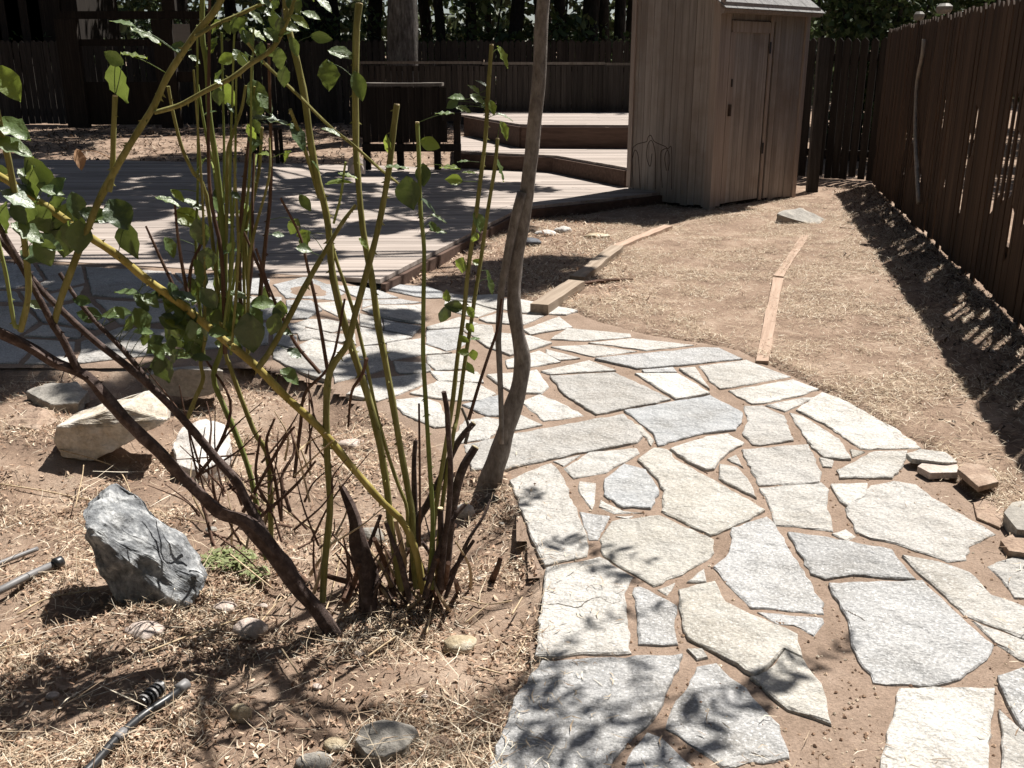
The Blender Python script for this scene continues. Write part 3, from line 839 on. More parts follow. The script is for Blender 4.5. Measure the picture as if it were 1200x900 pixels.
scatter('path_straw', 520, edge_sampler, 0.012, 0.05, 0.0015, 0.004, 'straw', 0.004, 0.12, seed=23, zf=lambda x, y: 0.021)

# ------------------------------------------------------------------ decks
def strip_range(poly, y):
    xsx = []
    for i in range(len(poly)):
        (ax, ay), (bx, by) = poly[i], poly[(i+1) % len(poly)]
        if (ay <= y < by) or (by <= y < ay): xsx.append(ax+(bx-ax)*(y-ay)/(by-ay))
    return (min(xsx), max(xsx)) if len(xsx) >= 2 else None
def deck(name, poly, z, zbot, label, bw=0.138):
    root = empty(name, (sum(p[0] for p in poly)/len(poly), sum(p[1] for p in poly)/len(poly), zbot), label, 'deck')
    y0, y1 = min(p[1] for p in poly), max(p[1] for p in poly)
    y = y0; rr = random.Random(int(z*100))
    while y < y1-0.02:
        ya, yb = y+0.001, min(y+bw-0.002, y1-0.001)
        a, b = strip_range(poly, ya), strip_range(poly, yb)
        y += bw
        if not a or not b: continue
        # split long boards at staggered joints
        cuts = [0.0]; t = rr.uniform(0.15, 0.6); L = max(a[1]-a[0], b[1]-b[0])
        while t < 1 and L > 3.6: cuts.append(t); t += 3.6/L
        cuts.append(1.0)
        for c0, c1 in zip(cuts[:-1], cuts[1:]):
            g = 0.002/max(L, .01)
            dz = rr.uniform(-0.002, 0.002)
            xa0 = a[0]+(a[1]-a[0])*(c0+g); xa1 = a[0]+(a[1]-a[0])*(c1-g)
            xb0 = b[0]+(b[1]-b[0])*(c0+g); xb1 = b[0]+(b[1]-b[0])*(c1-g)
            zt = z+dz; zb = z-0.03
            V = [(xa0,ya,zb),(xa1,ya,zb),(xb1,yb,zb),(xb0,yb,zb),(xa0,ya,zt),(xa1,ya,zt),(xb1,yb,zt),(xb0,yb,zt)]
            Fc = [(0,3,2,1),(4,5,6,7),(0,1,5,4),(1,2,6,5),(2,3,7,6),(3,0,4,7)]
            o = obj('board', V, Fc, 'deck', root); recenter(o, ((xa0+xb1)/2,(ya+yb)/2,z))
    return root
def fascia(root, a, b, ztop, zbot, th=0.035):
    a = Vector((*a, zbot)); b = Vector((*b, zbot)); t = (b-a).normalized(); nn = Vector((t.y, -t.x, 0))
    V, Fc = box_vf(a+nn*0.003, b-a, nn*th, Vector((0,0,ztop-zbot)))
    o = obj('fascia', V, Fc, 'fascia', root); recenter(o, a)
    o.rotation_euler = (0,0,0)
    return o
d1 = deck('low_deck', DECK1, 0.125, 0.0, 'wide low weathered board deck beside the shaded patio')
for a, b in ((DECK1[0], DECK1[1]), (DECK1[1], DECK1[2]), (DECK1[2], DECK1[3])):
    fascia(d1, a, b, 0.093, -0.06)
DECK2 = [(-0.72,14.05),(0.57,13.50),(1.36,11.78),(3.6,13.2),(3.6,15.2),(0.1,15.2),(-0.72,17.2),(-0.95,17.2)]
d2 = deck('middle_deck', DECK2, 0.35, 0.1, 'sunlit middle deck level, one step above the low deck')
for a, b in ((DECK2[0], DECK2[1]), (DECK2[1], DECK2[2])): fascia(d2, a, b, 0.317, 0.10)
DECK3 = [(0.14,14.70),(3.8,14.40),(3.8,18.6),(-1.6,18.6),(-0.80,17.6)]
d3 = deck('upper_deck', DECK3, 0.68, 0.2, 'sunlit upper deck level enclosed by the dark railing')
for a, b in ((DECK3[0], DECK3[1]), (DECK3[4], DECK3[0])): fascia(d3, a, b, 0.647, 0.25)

# railing at the back of the upper deck
rl = empty('deck_railing', (0, 18.65, 0.68), 'dark picket railing with pale top rail behind the upper deck', 'railing')
A0, A1 = Vector((-2.75, 18.45, 0)), Vector((3.9, 18.75, 0))
u = (A1-A0); Lr = u.length; u.normalize(); nrm = Vector((-u.y, u.x, 0))
for z0, h, d, nm in ((1.52, 0.045, 0.13, 'top_rail'), (1.40, 0.08, 0.04, 'rail'), (0.76, 0.08, 0.04, 'rail')):
    for k in range(3):
        a = A0+u*(Lr*k/3)
        V, Fc = box_vf(a+Vector((0,0,z0-0.012*k if nm=='top_rail' else z0-0.012*k))-nrm*d/2, u*(Lr/3-0.01), nrm*d, Vector((0,0,h)))
        o = obj(nm, V, Fc, 'greypost' if nm == 'top_rail' else 'darkwood', rl); recenter(o, a)
rr = random.Random(2)
s = 0.0
while s < Lr-0.1:
    a = A0+u*s-nrm*0.05; w = 0.085
    V, Fc = box_vf(a+Vector((0,0,0.30 if s < 1.5 else 0.69)), u*w, nrm*-0.018, Vector((0,0,0.80+(0.39 if s < 1.5 else 0)+rr.uniform(-.01,.01))))
    o = obj('picket', V, Fc, 'fence_dark', rl); recenter(o, a)
    s += w+rr.choice([0.006, 0.01, 0.02, 0.012])
for k in range(4):
    a = A0+u*(Lr*k/3-0.05)
    V, Fc = box_vf(a+Vector((0,0,0.25))+nrm*0.03, u*0.09, nrm*0.09, Vector((0,0,1.25)))
    o = obj('post', V, Fc, 'darkwood', rl); recenter(o, a)

# dark bar counter on the low deck
bc = empty('bar_counter', (-1.35, 13.8, 0.15), 'tall dark slatted bar counter standing on the deck', 'counter')
def part(name, root, a, uu, vv, ww, m):
    V, Fc = box_vf(a, uu, vv, ww); o = obj(name, V, Fc, m, root); recenter(o, Vector(a)); return o
part('top', bc, (-2.05,13.45,1.235), (1.12,0,0), (0,0.60,0), (0,0,0.04), 'greypost')
for x in (-2.0,-1.55,-1.05,-0.78):
    part('post', bc, (x,13.5,0.152), (0.09,0,0), (0,0.09,0), (0,0,1.08 if x < -0.9 else 0.75), 'darkwood')
for i in range(11):
    part('slat', bc, (-1.98+i*0.102,13.47,0.52), (0.095,0,0), (0,0.025,0), (0,0,0.70), 'darkwood')
part('rail', bc, (-2.0,13.44,0.40), (1.32,0,0), (0,0.03,0), (0,0,0.10), 'darkwood')
part('rail', bc, (-0.93,13.44,0.80), (0.26,0,0), (0,0.03,0), (0,0,0.10), 'darkwood')
part('side_panel', bc, (-2.0,13.52,0.50), (0.02,0,0), (0,0.5,0), (0,0,0.70), 'darkwood')
st = empty('wooden_stool', (-3.55, 14.6, 0.15), 'small dark wooden stool left on the deck near the counter', 'stool')
tag(st, 'small dark wooden stool on the deck near the counter')
part('seat', st, (-3.75,14.4,0.62), (0.42,0,0), (0,0.36,0), (0,0,0.04), 'darkwood')
for x in (-3.73,-3.40):
    for y in (14.42,14.70): part('leg', st, (x,y,0.152), (0.05,0,0), (0,0.05,0), (0,0,0.468), 'darkwood')
part('stretcher', st, (-3.68,14.43,0.30), (0.28,0,0), (0,0.03,0), (0,0,0.04), 'darkwood')
pt = AT(418,200,13.0)
pts = [Vector((pt.x+dx, 13.0+dy, 0.152+dz)) for dx,dy,dz in [(-.12,-.06,0),(.13,-.08,0),(.10,.1,0),(-.1,.12,0),(-.10,-.02,.2),(.02,-.05,.26),(.12,.04,.16),(-.02,.1,.22)]]
hull_rock('pale_stone', pts, 'rock_pink', 'pale pinkish stone on the deck before the bar counter', 'stone', None, 0.015, 1, 9)

# ------------------------------------------------------------------ shed
SC = Vector((2.15, 10.80, 0.0)); SU = Vector((0.744, 0.668, 0)).normalized(); SW = Vector((-SU.y, SU.x, 0))
SH, SWL, SDL = 2.13, 1.16, 1.58       # eave height, side width, door side length
slope = 0.72
shed = empty('garden_shed', SC, 'weathered taupe board shed with narrow door and sloping shingle roof', 'shed')
def wbox(name, o0, du, dw, z0, z1, m, parent=shed, th=None):
    """box spanning du along SU and dw along SW from o0 (u,w)"""
    a = SC+SU*o0[0]+SW*o0[1]+Vector((0,0,z0))
    V, Fc = box_vf(a, SU*du, SW*dw, Vector((0,0,z1-z0))); o = obj(name, V, Fc, m, parent); recenter(o, a); return o
# inner core keeps the light out
core = wbox('inner_wall', (0.02,0.02), SDL-0.04, SWL-0.04, -0.05, SH-0.08, 'darkwood')
rr = random.Random(9)
nb = 12; bw = SWL/nb
for i in range(nb):                 # side wall boards, top follows the roof slope
    w0 = i*bw+0.002; w1 = (i+1)*bw-0.003
    t = rr.uniform(0.018, 0.022)
    V = []
    for (uu, zz) in ((-t+0.02, None),):
        pass
    a = SC+SW*w0; b = SC+SW*w1; n_ = -SU*t
    za, zb = SH-0.02+slope*w0, SH-0.02+slope*w1
    zlow = 0.02+rr.uniform(-.01,.02)
    V = [a+Vector((0,0,zlow)), b+Vector((0,0,zlow)), b+Vector((0,0,zb)), a+Vector((0,0,za))]
    V = V+[v+n_ for v in V]
    Fc = [(0,1,2,3),(7,6,5,4),(0,4,5,1),(1,5,6,2),(2,6,7,3),(3,7,4,0)]
    o = obj('siding_board', V, Fc, 'shed', shed); recenter(o, a)
DO0, DO1, DH = 0.15, 0.86, 1.95
nb = 16; bw = SDL/nb
for i in range(nb):
    u0 = i*bw+0.002; u1 = (i+1)*bw-0.003
    t = rr.uniform(0.018, 0.022)
    if u1 > DO0-0.09 and u0 < DO1+0.05: z0 = DH+0.004
    else: z0 = 0.02+rr.uniform(-.01,.02)
    wbox('siding_board', (u0,0), u1-u0, -t, z0, SH-0.02, 'shed')
# corner trims, fascia, roof
wbox('corner_trim', (-0.045,-0.045), 0.10, 0.022, 0.0, SH-0.02, 'shed_trim')
wbox('corner_trim', (-0.045,-0.022), 0.022, 0.07, 0.0, SH-0.02, 'shed_trim')
wbox('corner_trim', (-0.045,SWL-0.05), 0.024, 0.06, 0.15, SH+slope*SWL-0.06, 'shed_trim')
wbox('corner_trim', (SDL-0.03,-0.045), 0.075, 0.023, 0.0, SH-0.02, 'shed_trim')
wbox('end_wall', (SDL-0.015,0.0), 0.03, SWL, 0.0, SH-0.02, 'shed')
fa = wbox('roof_fascia', (-0.16,-0.17), SDL+0.19, 0.03, SH-0.12, SH-0.02, 'shed_trim')
# roof: deck plus courses of shingles
def roof_box(name, u0, u1, w0, w1, lift, th, m):
    P = []
    for uu, ww in ((u0,w0),(u1,w0),(u1,w1),(u0,w1)):
        P.append(SC+SU*uu+SW*ww+Vector((0,0,SH-0.02+slope*(ww+0.14)*1.0+lift-0.10)))
    nn = Vector((0,0,th)); V = P+[p+nn for p in P]
    Fc = [(0,3,2,1),(4,5,6,7),(0,1,5,4),(1,2,6,5),(2,3,7,6),(3,0,4,7)]
    o = obj(name, V, Fc, m, shed); recenter(o, P[0]); return o
roof_box('roof', -0.17, SDL+0.07, -0.18, SWL+0.12, 0.04, 0.03, 'shed_trim')
for k in range(9):
    for j in range(7):
        us = -0.18+(SDL+0.36)*(j+(0.5 if k % 2 else 0)-0.25)/7; ue = us+(SDL+0.36)/7-0.006
        us = max(us, -0.18); ue = min(ue, SDL+0.08)
        if ue-us > 0.03:
            roof_box('shingle', us, ue, -0.20+k*0.148, -0.20+(k+1)*0.148+0.02, 0.078-0.002*(k%2)+0.0006*j, 0.007, 'shingle')
wbox('rake_trim', (-0.17,-0.17), 0.025, 0.05, SH-0.13, SH+0.02, 'shed_trim')
# door
dr = wbox('door', (DO0,-0.004), DO1-DO0, 0.012, 0.06, DH, 'shed')
nb = 8; bw = (DO1-DO0)/nb
for i in range(nb):
    wbox('door_board', (DO0+i*bw+0.002,-0.006), bw-0.005, -0.018, 0.05, DH, 'shed', dr)
wbox('door_rail', (DO0+0.02,-0.026), DO1-DO0-0.02, -0.018, DH-0.12, DH-0.01, 'shed_trim', dr)
wbox('door_stile', (DO0-0.005,-0.026), 0.085, -0.018, 0.05, DH-0.123, 'shed_trim', dr)
for z in (0.55, 1.62):
    wbox('hinge', (DO1-0.012,-0.046), 0.03, -0.006, z, z+0.12, 'dark_metal', dr)
wbox('handle', (DO0+0.02,-0.046), 0.03, -0.022, 0.98, 1.10, 'rust_wire', dr)
wbox('latch', (DO0+0.045,-0.046), 0.02, -0.008, 1.28, 1.36, 'dark_metal', dr)
wbox('door_jamb', (DO0-0.10,-0.024), 0.085, -0.02, 0.03, DH+0.06, 'shed_trim')
wbox('door_jamb', (DO1+0.012,-0.024), 0.05, -0.016, 0.03, DH+0.06, 'shed_trim')
wbox('door_head', (DO0-0.12,-0.046), DO1-DO0+0.12, -0.03, DH+0.062, DH+0.085, 'pale_pole')

# leaning post beside the shed
a = AT(951,226,12.35); b = AT(966,44,12.5)
V, Fc = box_vf(a-Vector((0.05,0,0.1)), Vector((0.13,0,0)), Vector((0,0.09,0)), (b-a)+Vector((0,0,0.1)))
o = obj('grey_post', V, Fc, 'fence_dark'); recenter(o, a); tag(o, 'tall weathered grey post leaning beside the shed corner', 'post')

# wire garden edging against the shed side wall
we = empty('wire_edging', SC-SU*0.35+SW*0.7, 'rusty wire garden edging with arched tops against the shed', 'wire edging')
def wire(P, r=0.004):
    V, Fc = tube_vf(P, [r], 5, max(8, len(P)*4)); return obj('wire', V, Fc, 'rust_wire', we)
WY = 11.05
W = lambda x, y: AT(x, y, WY)
wire([W(742,222),W(741,180),W(745,170),W(758,166)]); wire([W(758,166),W(760,160),W(763,159),W(767,166),W(780,172),W(782,176)])
wire([W(768,222),W(768,182),W(764,165),W(759,170),W(758,185),W(762,195),W(764,180)]); wire([W(776,220),W(774,182),W(778,175),W(783,174),W(787,175),W(787,222)])
wire([W(781,200),W(779,185),W(782,176),W(785,186),W(783,200)]); wire([W(750,220),W(748,184),W(744,176),W(741,186)])

# ------------------------------------------------------------------ fences
def board_fence(name, P0, P1, zt, label, m, bw=0.138, gapf=None, seed=1, thick=0.018, topvar=0.012, rails=True, far_side=1, zbase=None, pointed=False, notched=None):
    P0, P1 = Vector(P0), Vector(P1); u = (P1-P0); L = u.length; u.normalize(); nn = Vector((-u.y, u.x, 0))*far_side
    root = empty(name, P0, label, 'fence')
    rr = random.Random(seed); s = 0.0
    while s < L-0.03:
        w = bw*rr.uniform(0.93, 1.05); g = gapf(s, rr) if gapf else rr.uniform(0.002, 0.008)
        a = P0+u*s; gb = (gz(a.x, a.y) if zbase is None else zbase)+rr.uniform(0.0, 0.05)
        top = zt+rr.uniform(-topvar, topvar); t = thick*rr.uniform(0.8, 1.1)
        lean = u*rr.uniform(-0.008, 0.008); tw = nn*rr.uniform(-0.006, 0.006)
        c = 0.045
        prof = [(0,gb),(w,gb),(w,top-c),(w-c,top),(c,top),(0,top-c)]
        if notched and rr.random() < notched(a.y):      # edge notched over part of the height to let sun streaks into the shadow
            near = a.y < 7.6
            z1 = rr.uniform(0.25, 0.9) if near else rr.uniform(0.3, 1.2); z2 = z1+(rr.uniform(0.3, 0.75) if near else rr.uniform(0.12, 0.4))
            wn = w*rr.uniform(0.20, 0.42)
            prof = [(0,gb),(w,gb),(w,z1),(wn+rr.uniform(0,.01),z1+0.05),(wn,z2-0.04),(w,min(z2,top-c-.05)),(w,top-c),(w-c,top),(c,top),(0,top-c)]
        V = []
        for d in (0.0, t):
            for x, z in prof:
                V.append(a+u*x+nn*d+lean*((z-gb)/1.8)+tw*(x/w)+Vector((0,0,z)))
        n = len(prof)
        Fc = [tuple(range(n-1,-1,-1)), tuple(range(n,2*n))]+[(i,(i+1)%n,n+(i+1)%n,n+i) for i in range(n)]
        o = obj('board', V, Fc, m, root); recenter(o, a)
        s += w+g
    if rails:
        for z in (0.30, 1.55):
            for k in range(int(L/2.4)+1):
                a = P0+u*(k*2.4)+nn*(thick*1.15+0.006); ln = min(2.39, L-k*2.4)
                if ln < .05: continue
                zb = gz(a.x,a.y) if zbase is None else zbase
                V, Fc = box_vf(a+Vector((0,0,zb+z)), u*ln, nn*0.04, Vector((0,0,0.09))); o = obj('rail', V, Fc, m, root); recenter(o, a)
        for k in range(int(L/2.4)+1):
            a = P0+u*(k*2.4)+nn*(thick*1.15+0.05)
            zb = gz(a.x,a.y) if zbase is None else zbase
            V, Fc = box_vf(a+Vector((0,0,zb-0.05)), u*0.09, nn*0.09, Vector((0,0,zt-zb-0.05))); o = obj('post', V, Fc, m, root); recenter(o, a)
    return root
def gap_right(s, rr):
    y = FENCE0.y+s*0.974
    q = rr.random()
    if y < 6.5: return rr.uniform(0.02, 0.04) if q < 0.3 else rr.uniform(0.003, 0.010)
    return rr.uniform(0.03, 0.05) if q < 0.15 else rr.uniform(0.002, 0.008)
rf = board_fence('side_fence', FENCE0, FENCE1, 1.93, 'tall brown board fence running along the dry lawn', 'fence', gapf=gap_right, seed=4, far_side=-1, thick=0.014, notched=lambda y: 0.55 if 3.2 < y < 7.6 else 0.40)
# back corner fence between shed and side fence
board_fence('corner_fence', (3.2,14.6,0), (4.95,13.5,0), 1.85, 'old board fence behind the shed, corner shade put into its colour', 'darkwood', 0.10, lambda s, rr: rr.choice([0.004,0.006,0.03,0.02]), 5, far_side=1)  # near-black boards hold the corner's shadow in their colour
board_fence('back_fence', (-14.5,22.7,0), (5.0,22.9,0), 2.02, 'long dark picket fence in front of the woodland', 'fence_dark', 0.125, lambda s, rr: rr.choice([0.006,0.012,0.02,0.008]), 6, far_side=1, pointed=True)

# pale curved pole hanging on the side fence
def on_fence(px, py):
    d = ray(px, py)          # point of the fence's camera side
    t = (2.97-0.2317*5.5)/(d.x-0.2317*d.y); return Vector((d.x*t-0.035, d.y*t, CAMZ+d.z*t))
P = [on_fence(x,y) for x,y in [(1087,46),(1085,65),(1079,95),(1077,130),(1077,165),(1079,205),(1081,238)]]
V, Fc = tube_vf(P, [0.020,0.018,0.022], 8, 24); o = obj('bent_pole', V, Fc, 'pale_pole', smooth=True); recenter(o, P[-1]); tag(o, 'pale slender bent pole leaning against the brown board fence', 'pole')
# pots / caps along the fence top
for (x, w, lab) in ((1067, .10, 'small pale cap sitting on the fence top near the corner'), (1095, .13, 'rough pale stone sitting on the fence top'),):
    p = on_fence(x, 100); zt = 1.95
    prof = [(0.75*w/2, zt-0.01),(w/2, zt+0.02),(w/2, zt+0.05),(w*0.3, zt+0.075)]
    V, Fc = [], []
    for r_, z in prof:
        for j in range(10):
            an = j*math.pi/5; V.append((p.x+0.035+r_*math.cos(an)*random.uniform(.9,1.1), p.y+r_*math.sin(an)*1.3, z))
    for i in range(len(prof)-1):
        for j in range(10): Fc.append((i*10+j, i*10+(j+1)%10, (i+1)*10+(j+1)%10, (i+1)*10+j))
    Fc.append(tuple(range((len(prof)-1)*10, len(prof)*10))); Fc.append(tuple(range(9,-1,-1)))
    o = obj('fence_cap', V, Fc, 'white_cap', smooth=False); recenter(o, (p.x, p.y, zt)); tag(o, lab, 'cap')

# ------------------------------------------------------------------ timber edging, buried plank
def beam(name, P0, P1, w, z0, z1, m, label, cat, group=None, chew=0.004, seed=0):
    P0, P1 = Vector(P0), Vector(P1); u = P1-P0; L = u.length; u.normalize(); nn = Vector((-u.y,u.x,0))
    n = 8; V, Fc = [], []
    rr = random.Random(seed)
    for i in range(n+1):
        c = P0+u*(L*i/n)
        for sx, z in ((-1,z0),(1,z0),(1,z1),(-1,z1)):
            V.append(c+nn*(sx*w/2+rr.uniform(-chew,chew))+Vector((0,0,z+rr.uniform(-chew,chew)*(1 if z==z1 else 0))))
    for i in range(n):
        for j in range(4): Fc.append((i*4+j, i*4+(j+1)%4, (i+1)*4+(j+1)%4, (i+1)*4+j))
    Fc.append((3,2,1,0)); Fc.append((n*4,n*4+1,n*4+2,n*4+3))
    o = obj(name, V, Fc, m); recenter(o, (P0+P1)/2)
    # orient so the grain runs along the beam
    ang = math.atan2(u.y, u.x)-math.pi/2
    o.data.transform(Matrix.Rotation(-ang, 4, 'Z')); o.rotation_euler = (0,0,ang)
    return tag(o, label, cat, group)
a, b = G(632,352,0.10), G(676,324,0.10); beam('edging_timber', (a.x,a.y,0), (b.x,b.y,0), 0.12, -0.08, 0.075, 'timber', 'sunlit cut end length of edging timber meeting the path', 'timber', None, 0.003, 1)
b = G(677,323,0.07); c = G(724,286,0.07); beam('edging_timber', (b.x,b.y+0.02,0), (c.x,c.y,0), 0.11, -0.08, 0.06, 'timber', 'shaded middle length of edging timber between path and shed', 'timber', None, 0.005, 2)
a, b = G(722,286,0.05), G(783,262,0.05); beam('edging_timber', (a.x,a.y,0), (b.x,b.y,0), 0.09, -0.08, 0.035, 'redwood', 'half buried edging timber pointing to the shed corner', 'timber', None, 0.005, 3)
a, b = G(893,424,0.02), G(912,326,0.02); beam('buried_plank', (a.x,a.y,0), (b.x,b.y,0), 0.070, -0.05, 0.025, 'redwood', 'reddish plank edge sunk flush in the lawn, end at path', 'plank', None, 0.004, 4)
a, b = G(912,324,0.02), G(944,276,0.02); beam('buried_plank', (a.x,a.y,0), (b.x,b.y,0), 0.068, -0.05, 0.023, 'redwood', 'reddish plank edge sunk in the lawn towards the grey rock', 'plank', None, 0.004, 5)
P = [G(670,336,.03),G(700,330,.03),G(742,327,.03)]
V, Fc = tube_vf(P, [0.012,0.018,0.006], 6, 8, 0.3); o = obj('dead_branch', V, Fc, 'twig'); recenter(o, P[0]); tag(o, 'dead branch lying on lawn beside the edging timber', 'branch')

# ------------------------------------------------------------------ hose, pipe, stalks in the bed
def ground_tube(name, px, z, r, m, label, cat, sides=10, group=None, rad=None, wob=0.0):
    P = []
    for x, y in px:
        g = G(x, y, -0.04); zz = gz(g.x, g.y)+z; P.append(G(x, y, zz))
    V, Fc = tube_vf(P, rad or [r], sides, max(10, len(P)*5), wob); o = obj(name, V, Fc, m, smooth=True)
    recenter(o, P[0]); return tag(o, label, cat, group)
h = ground_tube('irrigation_hose', [(95,910),(112,893),(140,862),(168,838),(198,818),(214,805)], 0.022, 0.0105, 'black_plastic', 'black irrigation hose lying across the bed litter', 'hose')
g = G(208,809,0); p = G(208,809,gz(g.x,g.y)+0.022); q = G(219,801,gz(g.x,g.y)+0.022)
V, Fc = tube_vf([p, q], [0.0150, 0.0150], 12, 3); obj('fitting', V, Fc, 'grey_pipe', h, smooth=True)
g = G(150,853,0); p = G(146,857,gz(g.x,g.y)+0.024); q = G(136,866,gz(g.x,g.y)+0.024)
V, Fc = tube_vf([p, q], [0.0125, 0.0125], 12, 3); obj('clamp', V, Fc, 'grey_pipe', h, smooth=True)
em = empty('drip_emitter', G(180,815,-0.02), 'ribbed black drip emitter beside the hose end', 'emitter')
for k in range(5):
    a = G(168+k*4.2, 822-k*3.6, 0.0); b = a+(G(172,818,0)-G(168,822,0)).normalized()*0.006
    V, Fc = tube_vf([a+Vector((0,0,.0)), b], [0.020-0.0012*abs(k-2), 0.020-0.0012*abs(k-2)], 14, 2); obj('rib', V, Fc, 'black_plastic' if k % 2 else 'grey_pipe', em)
V, Fc = tube_vf([G(166,824,0), G(190,803,0)], [0.013], 12, 4); obj('barrel', V, Fc, 'black_plastic', em)
gp = ground_tube('grey_pipe', [(-30,706),(0,692),(35,674),(68,659)], 0.03, 0.012, 'grey_pipe', 'grey plastic pipe end emerging from dry soil', 'pipe')
p = G(64,661,-.01); q = G(72,657,-.01)
V, Fc = tube_vf([p+Vector((0,0,.0)), q], [0.0175], 12, 3); obj('collar', V, Fc, 'black_plastic', gp, smooth=True)
ground_tube('grey_pipe', [(-20,668),(10,656),(44,643)], 0.02, 0.008, 'grey_pipe', 'thinner grey pipe beside the collared one', 'pipe')
stalks = [[(0,567),(50,575),(95,584),(150,594),(195,603),(242,613)],[(70,527),(110,538),(138,550),(152,575),(165,618),(178,650)],[(0,760),(14,756),(30,752)],
          [(125,655),(160,652),(190,643),(215,634)],[(395,728),(430,690),(455,660)],[(415,690),(440,720),(462,750)],[(470,735),(480,705),(487,690)],
          [(500,742),(505,715),(508,700)],[(540,700),(570,708),(600,704)],[(480,742),(474,720)],[(560,782),(590,790)],[(88,595),(96,560),(98,545)],
          [(70,415),(82,440),(95,460)],[(300,735),(330,700)],[(330,760),(350,790)],[(170,765),(230,742),(290,722)],[(380,720),(390,690),(402,640)],[(545,730),(572,708)],
          [(600,720),(612,700)],[(270,650),(320,690)],[(605,770),(618,745)],[(20,720),(60,700),(120,690)],[(430,770),(455,752),(470,742)],[(230,690),(250,700),(290,690)]]
for i, s in enumerate(stalks):
    zz = 0.015+0.01*(i % 4)
    ground_tube('dry_stalk', s, zz, 0.0026, 'dry_stalk', 'thin pale dry stalk lying on the bed litter', 'stalk', 5, 'dry stalks on the planting bed', [0.0032-0.0004*(i%3),0.0022])
# weeds
def weed(px, py, n, rad, seed):
    rng = random.Random(seed); c = G(px, py, -0.03); c.z = gz(c.x, c.y)
    V, Fc = [], []
    for i in range(n):
        a = rng.uniform(0,6.28); r = rad*math.sqrt(rng.random()); b = c+Vector((math.cos(a)*r, math.sin(a)*r*0.8, rng.uniform(0.005,0.035)))
        L = rng.uniform(0.008,0.018); an = rng.uniform(0,6.28); t = Vector((math.cos(an),math.sin(an),rng.uniform(-.3,.5))).normalized()*L
        s = t.cross(Vector((rng.uniform(-.4,.4),rng.uniform(-.4,.4),1))).normalized()*L*0.4; k = len(V)
        V += [b-t, b+s, b+t, b-s]; Fc.append((k,k+1,k+2,k+3))
    o = obj('weed', V, Fc, 'weed'); recenter(o, c); return o
tag(weed(268,655,240,0.085,3), 'low pale green weed patch beside the blue grey rock', 'weed')
tag(weed(298,668,70,0.05,4), 'small weed tuft close to the thick dark stem', 'weed')

# ------------------------------------------------------------------ rose bushes
class Cane: pass
canes = []
def cane(root, pts, r, m, thorns=6, cut=True, wob=0.10, name='cane', tip=None):
    """pts: (px, py, Y) surveyed points, r in photo pixels (list base..tip or scalar)"""
    P = [AT(x, y, Y) for x, y, Y in pts]
    r = r if isinstance(r, (list, tuple)) else [r*1.08, r*0.92]
    k = mpp(pts[0][2], P[0].z)
    if m in ('cane_olive','cane_yellow','cane_green'):
        r = [q*0.66*(1+(0.10 if j % 2 else -0.03)) for j, q in enumerate(np.interp(np.linspace(0,1,len(P)*2), np.linspace(0,1,len(r)), r))]; wob = max(wob, 0.16)
    elif m == 'cane_brown': r = [q*0.78 for q in r]
    V, Fc = tube_vf(P, [q*k for q in r], 10 if max(r) > 3 else 7, max(8, len(P)*3), wob, thorns*2)
    o = obj(name, V, Fc, m, root, smooth=True)
    try: o.data.set_sharp_from_angle(angle=R(50))
    except Exception: pass
    recenter(o, P[0])
    if cut:
        t = (P[-1]-P[-2]).normalized(); rr_ = r[-1]*k*0.98
        V, Fc = tube_vf([P[-1]-t*0.001, P[-1]+t*0.003], [rr_, rr_*0.85], 10, 2); obj('cut_end', V, Fc, 'cut', o)
    C, _ = catmull(P, max(10, len(P)*4))
    c = Cane(); c.o = o; c.C = C; c.px = [(600+F*(p.x)/(p.y*cp-(p.z-CAMZ)*sp), 450-F*((p.z-CAMZ)*cp+p.y*sp)/(p.y*cp-(p.z-CAMZ)*sp)) for p in C]
    canes.append(c)
    return o
def seq(pp, y0, y1):
    n = len(pp)-1
    return [(x, y, y0+(y1-y0)*i/n) for i, (x, y) in enumerate(pp)]
RB = empty('rose_bush', (G(488,690,-0.05).x, G(488,690,-0.05).y, -0.05), 'pruned rose bush with a fan of upright olive green canes', 'rose bush')
cane(RB, seq([(488,690),(484,640),(483,601),(477,569),(464,495),(451,420),(444,387),(436,328),(425,267),(419,200),(417,160),(417,53),(421,5)],2.64,2.86), [6,5.5,5.3,5.2,5,5.6], 'cane_olive', 16)
cane(RB, seq([(470,692),(459,623),(453,569),(445,521),(432,468),(418,425),(404,381),(392,333),(388,307),(383,253),(368,190),(357,115),(347,67),(337,27),(332,-30)],2.62,2.72), [6,6,5.8,5.2,4.6], 'cane_olive', 18, False)
cane(RB, seq([(378,705),(381,652),(387,593),(383,527),(383,468),(388,432),(407,403),(417,365),(433,307),(445,259),(455,203),(460,160),(465,123)],2.50,2.66), [6,5.6,5.4,4.8,4.6], 'cane_olive', 14)
cane(RB, seq([(478,640),(477,596),(467,569),(453,527),(440,479),(428,420),(412,357),(393,301),(385,262)],2.66,2.70), [3.4,2.8], 'cane_olive', 8)
cane(RB, seq([(496,695),(488,650),(472,612),(445,585),(413,548),(376,503),(333,463),(298,427),(253,391),(208,353),(171,327),(139,300),(107,279),(60,246),(24,221),(-20,195)],2.60,2.42), [6,6.2,6.2,5.8,5.4], 'cane_yellow', 16, False)
cane(RB, seq([(506,690),(507,607),(504,553),(500,489),(496,420),(496,373),(497,293),(493,248),(491,187),(489,144)],2.60,2.58), [4.2,3.6,3.4,3.2], 'cane_green', 14)
cane(RB, seq([(502,690),(510,600),(529,481),(536,420),(543,371),(549,312),(556,265),(564,203),(569,160),(572,107),(576,53)],2.66,2.80), [4.2,3.6,3.4,3.2], 'cane_olive', 14)
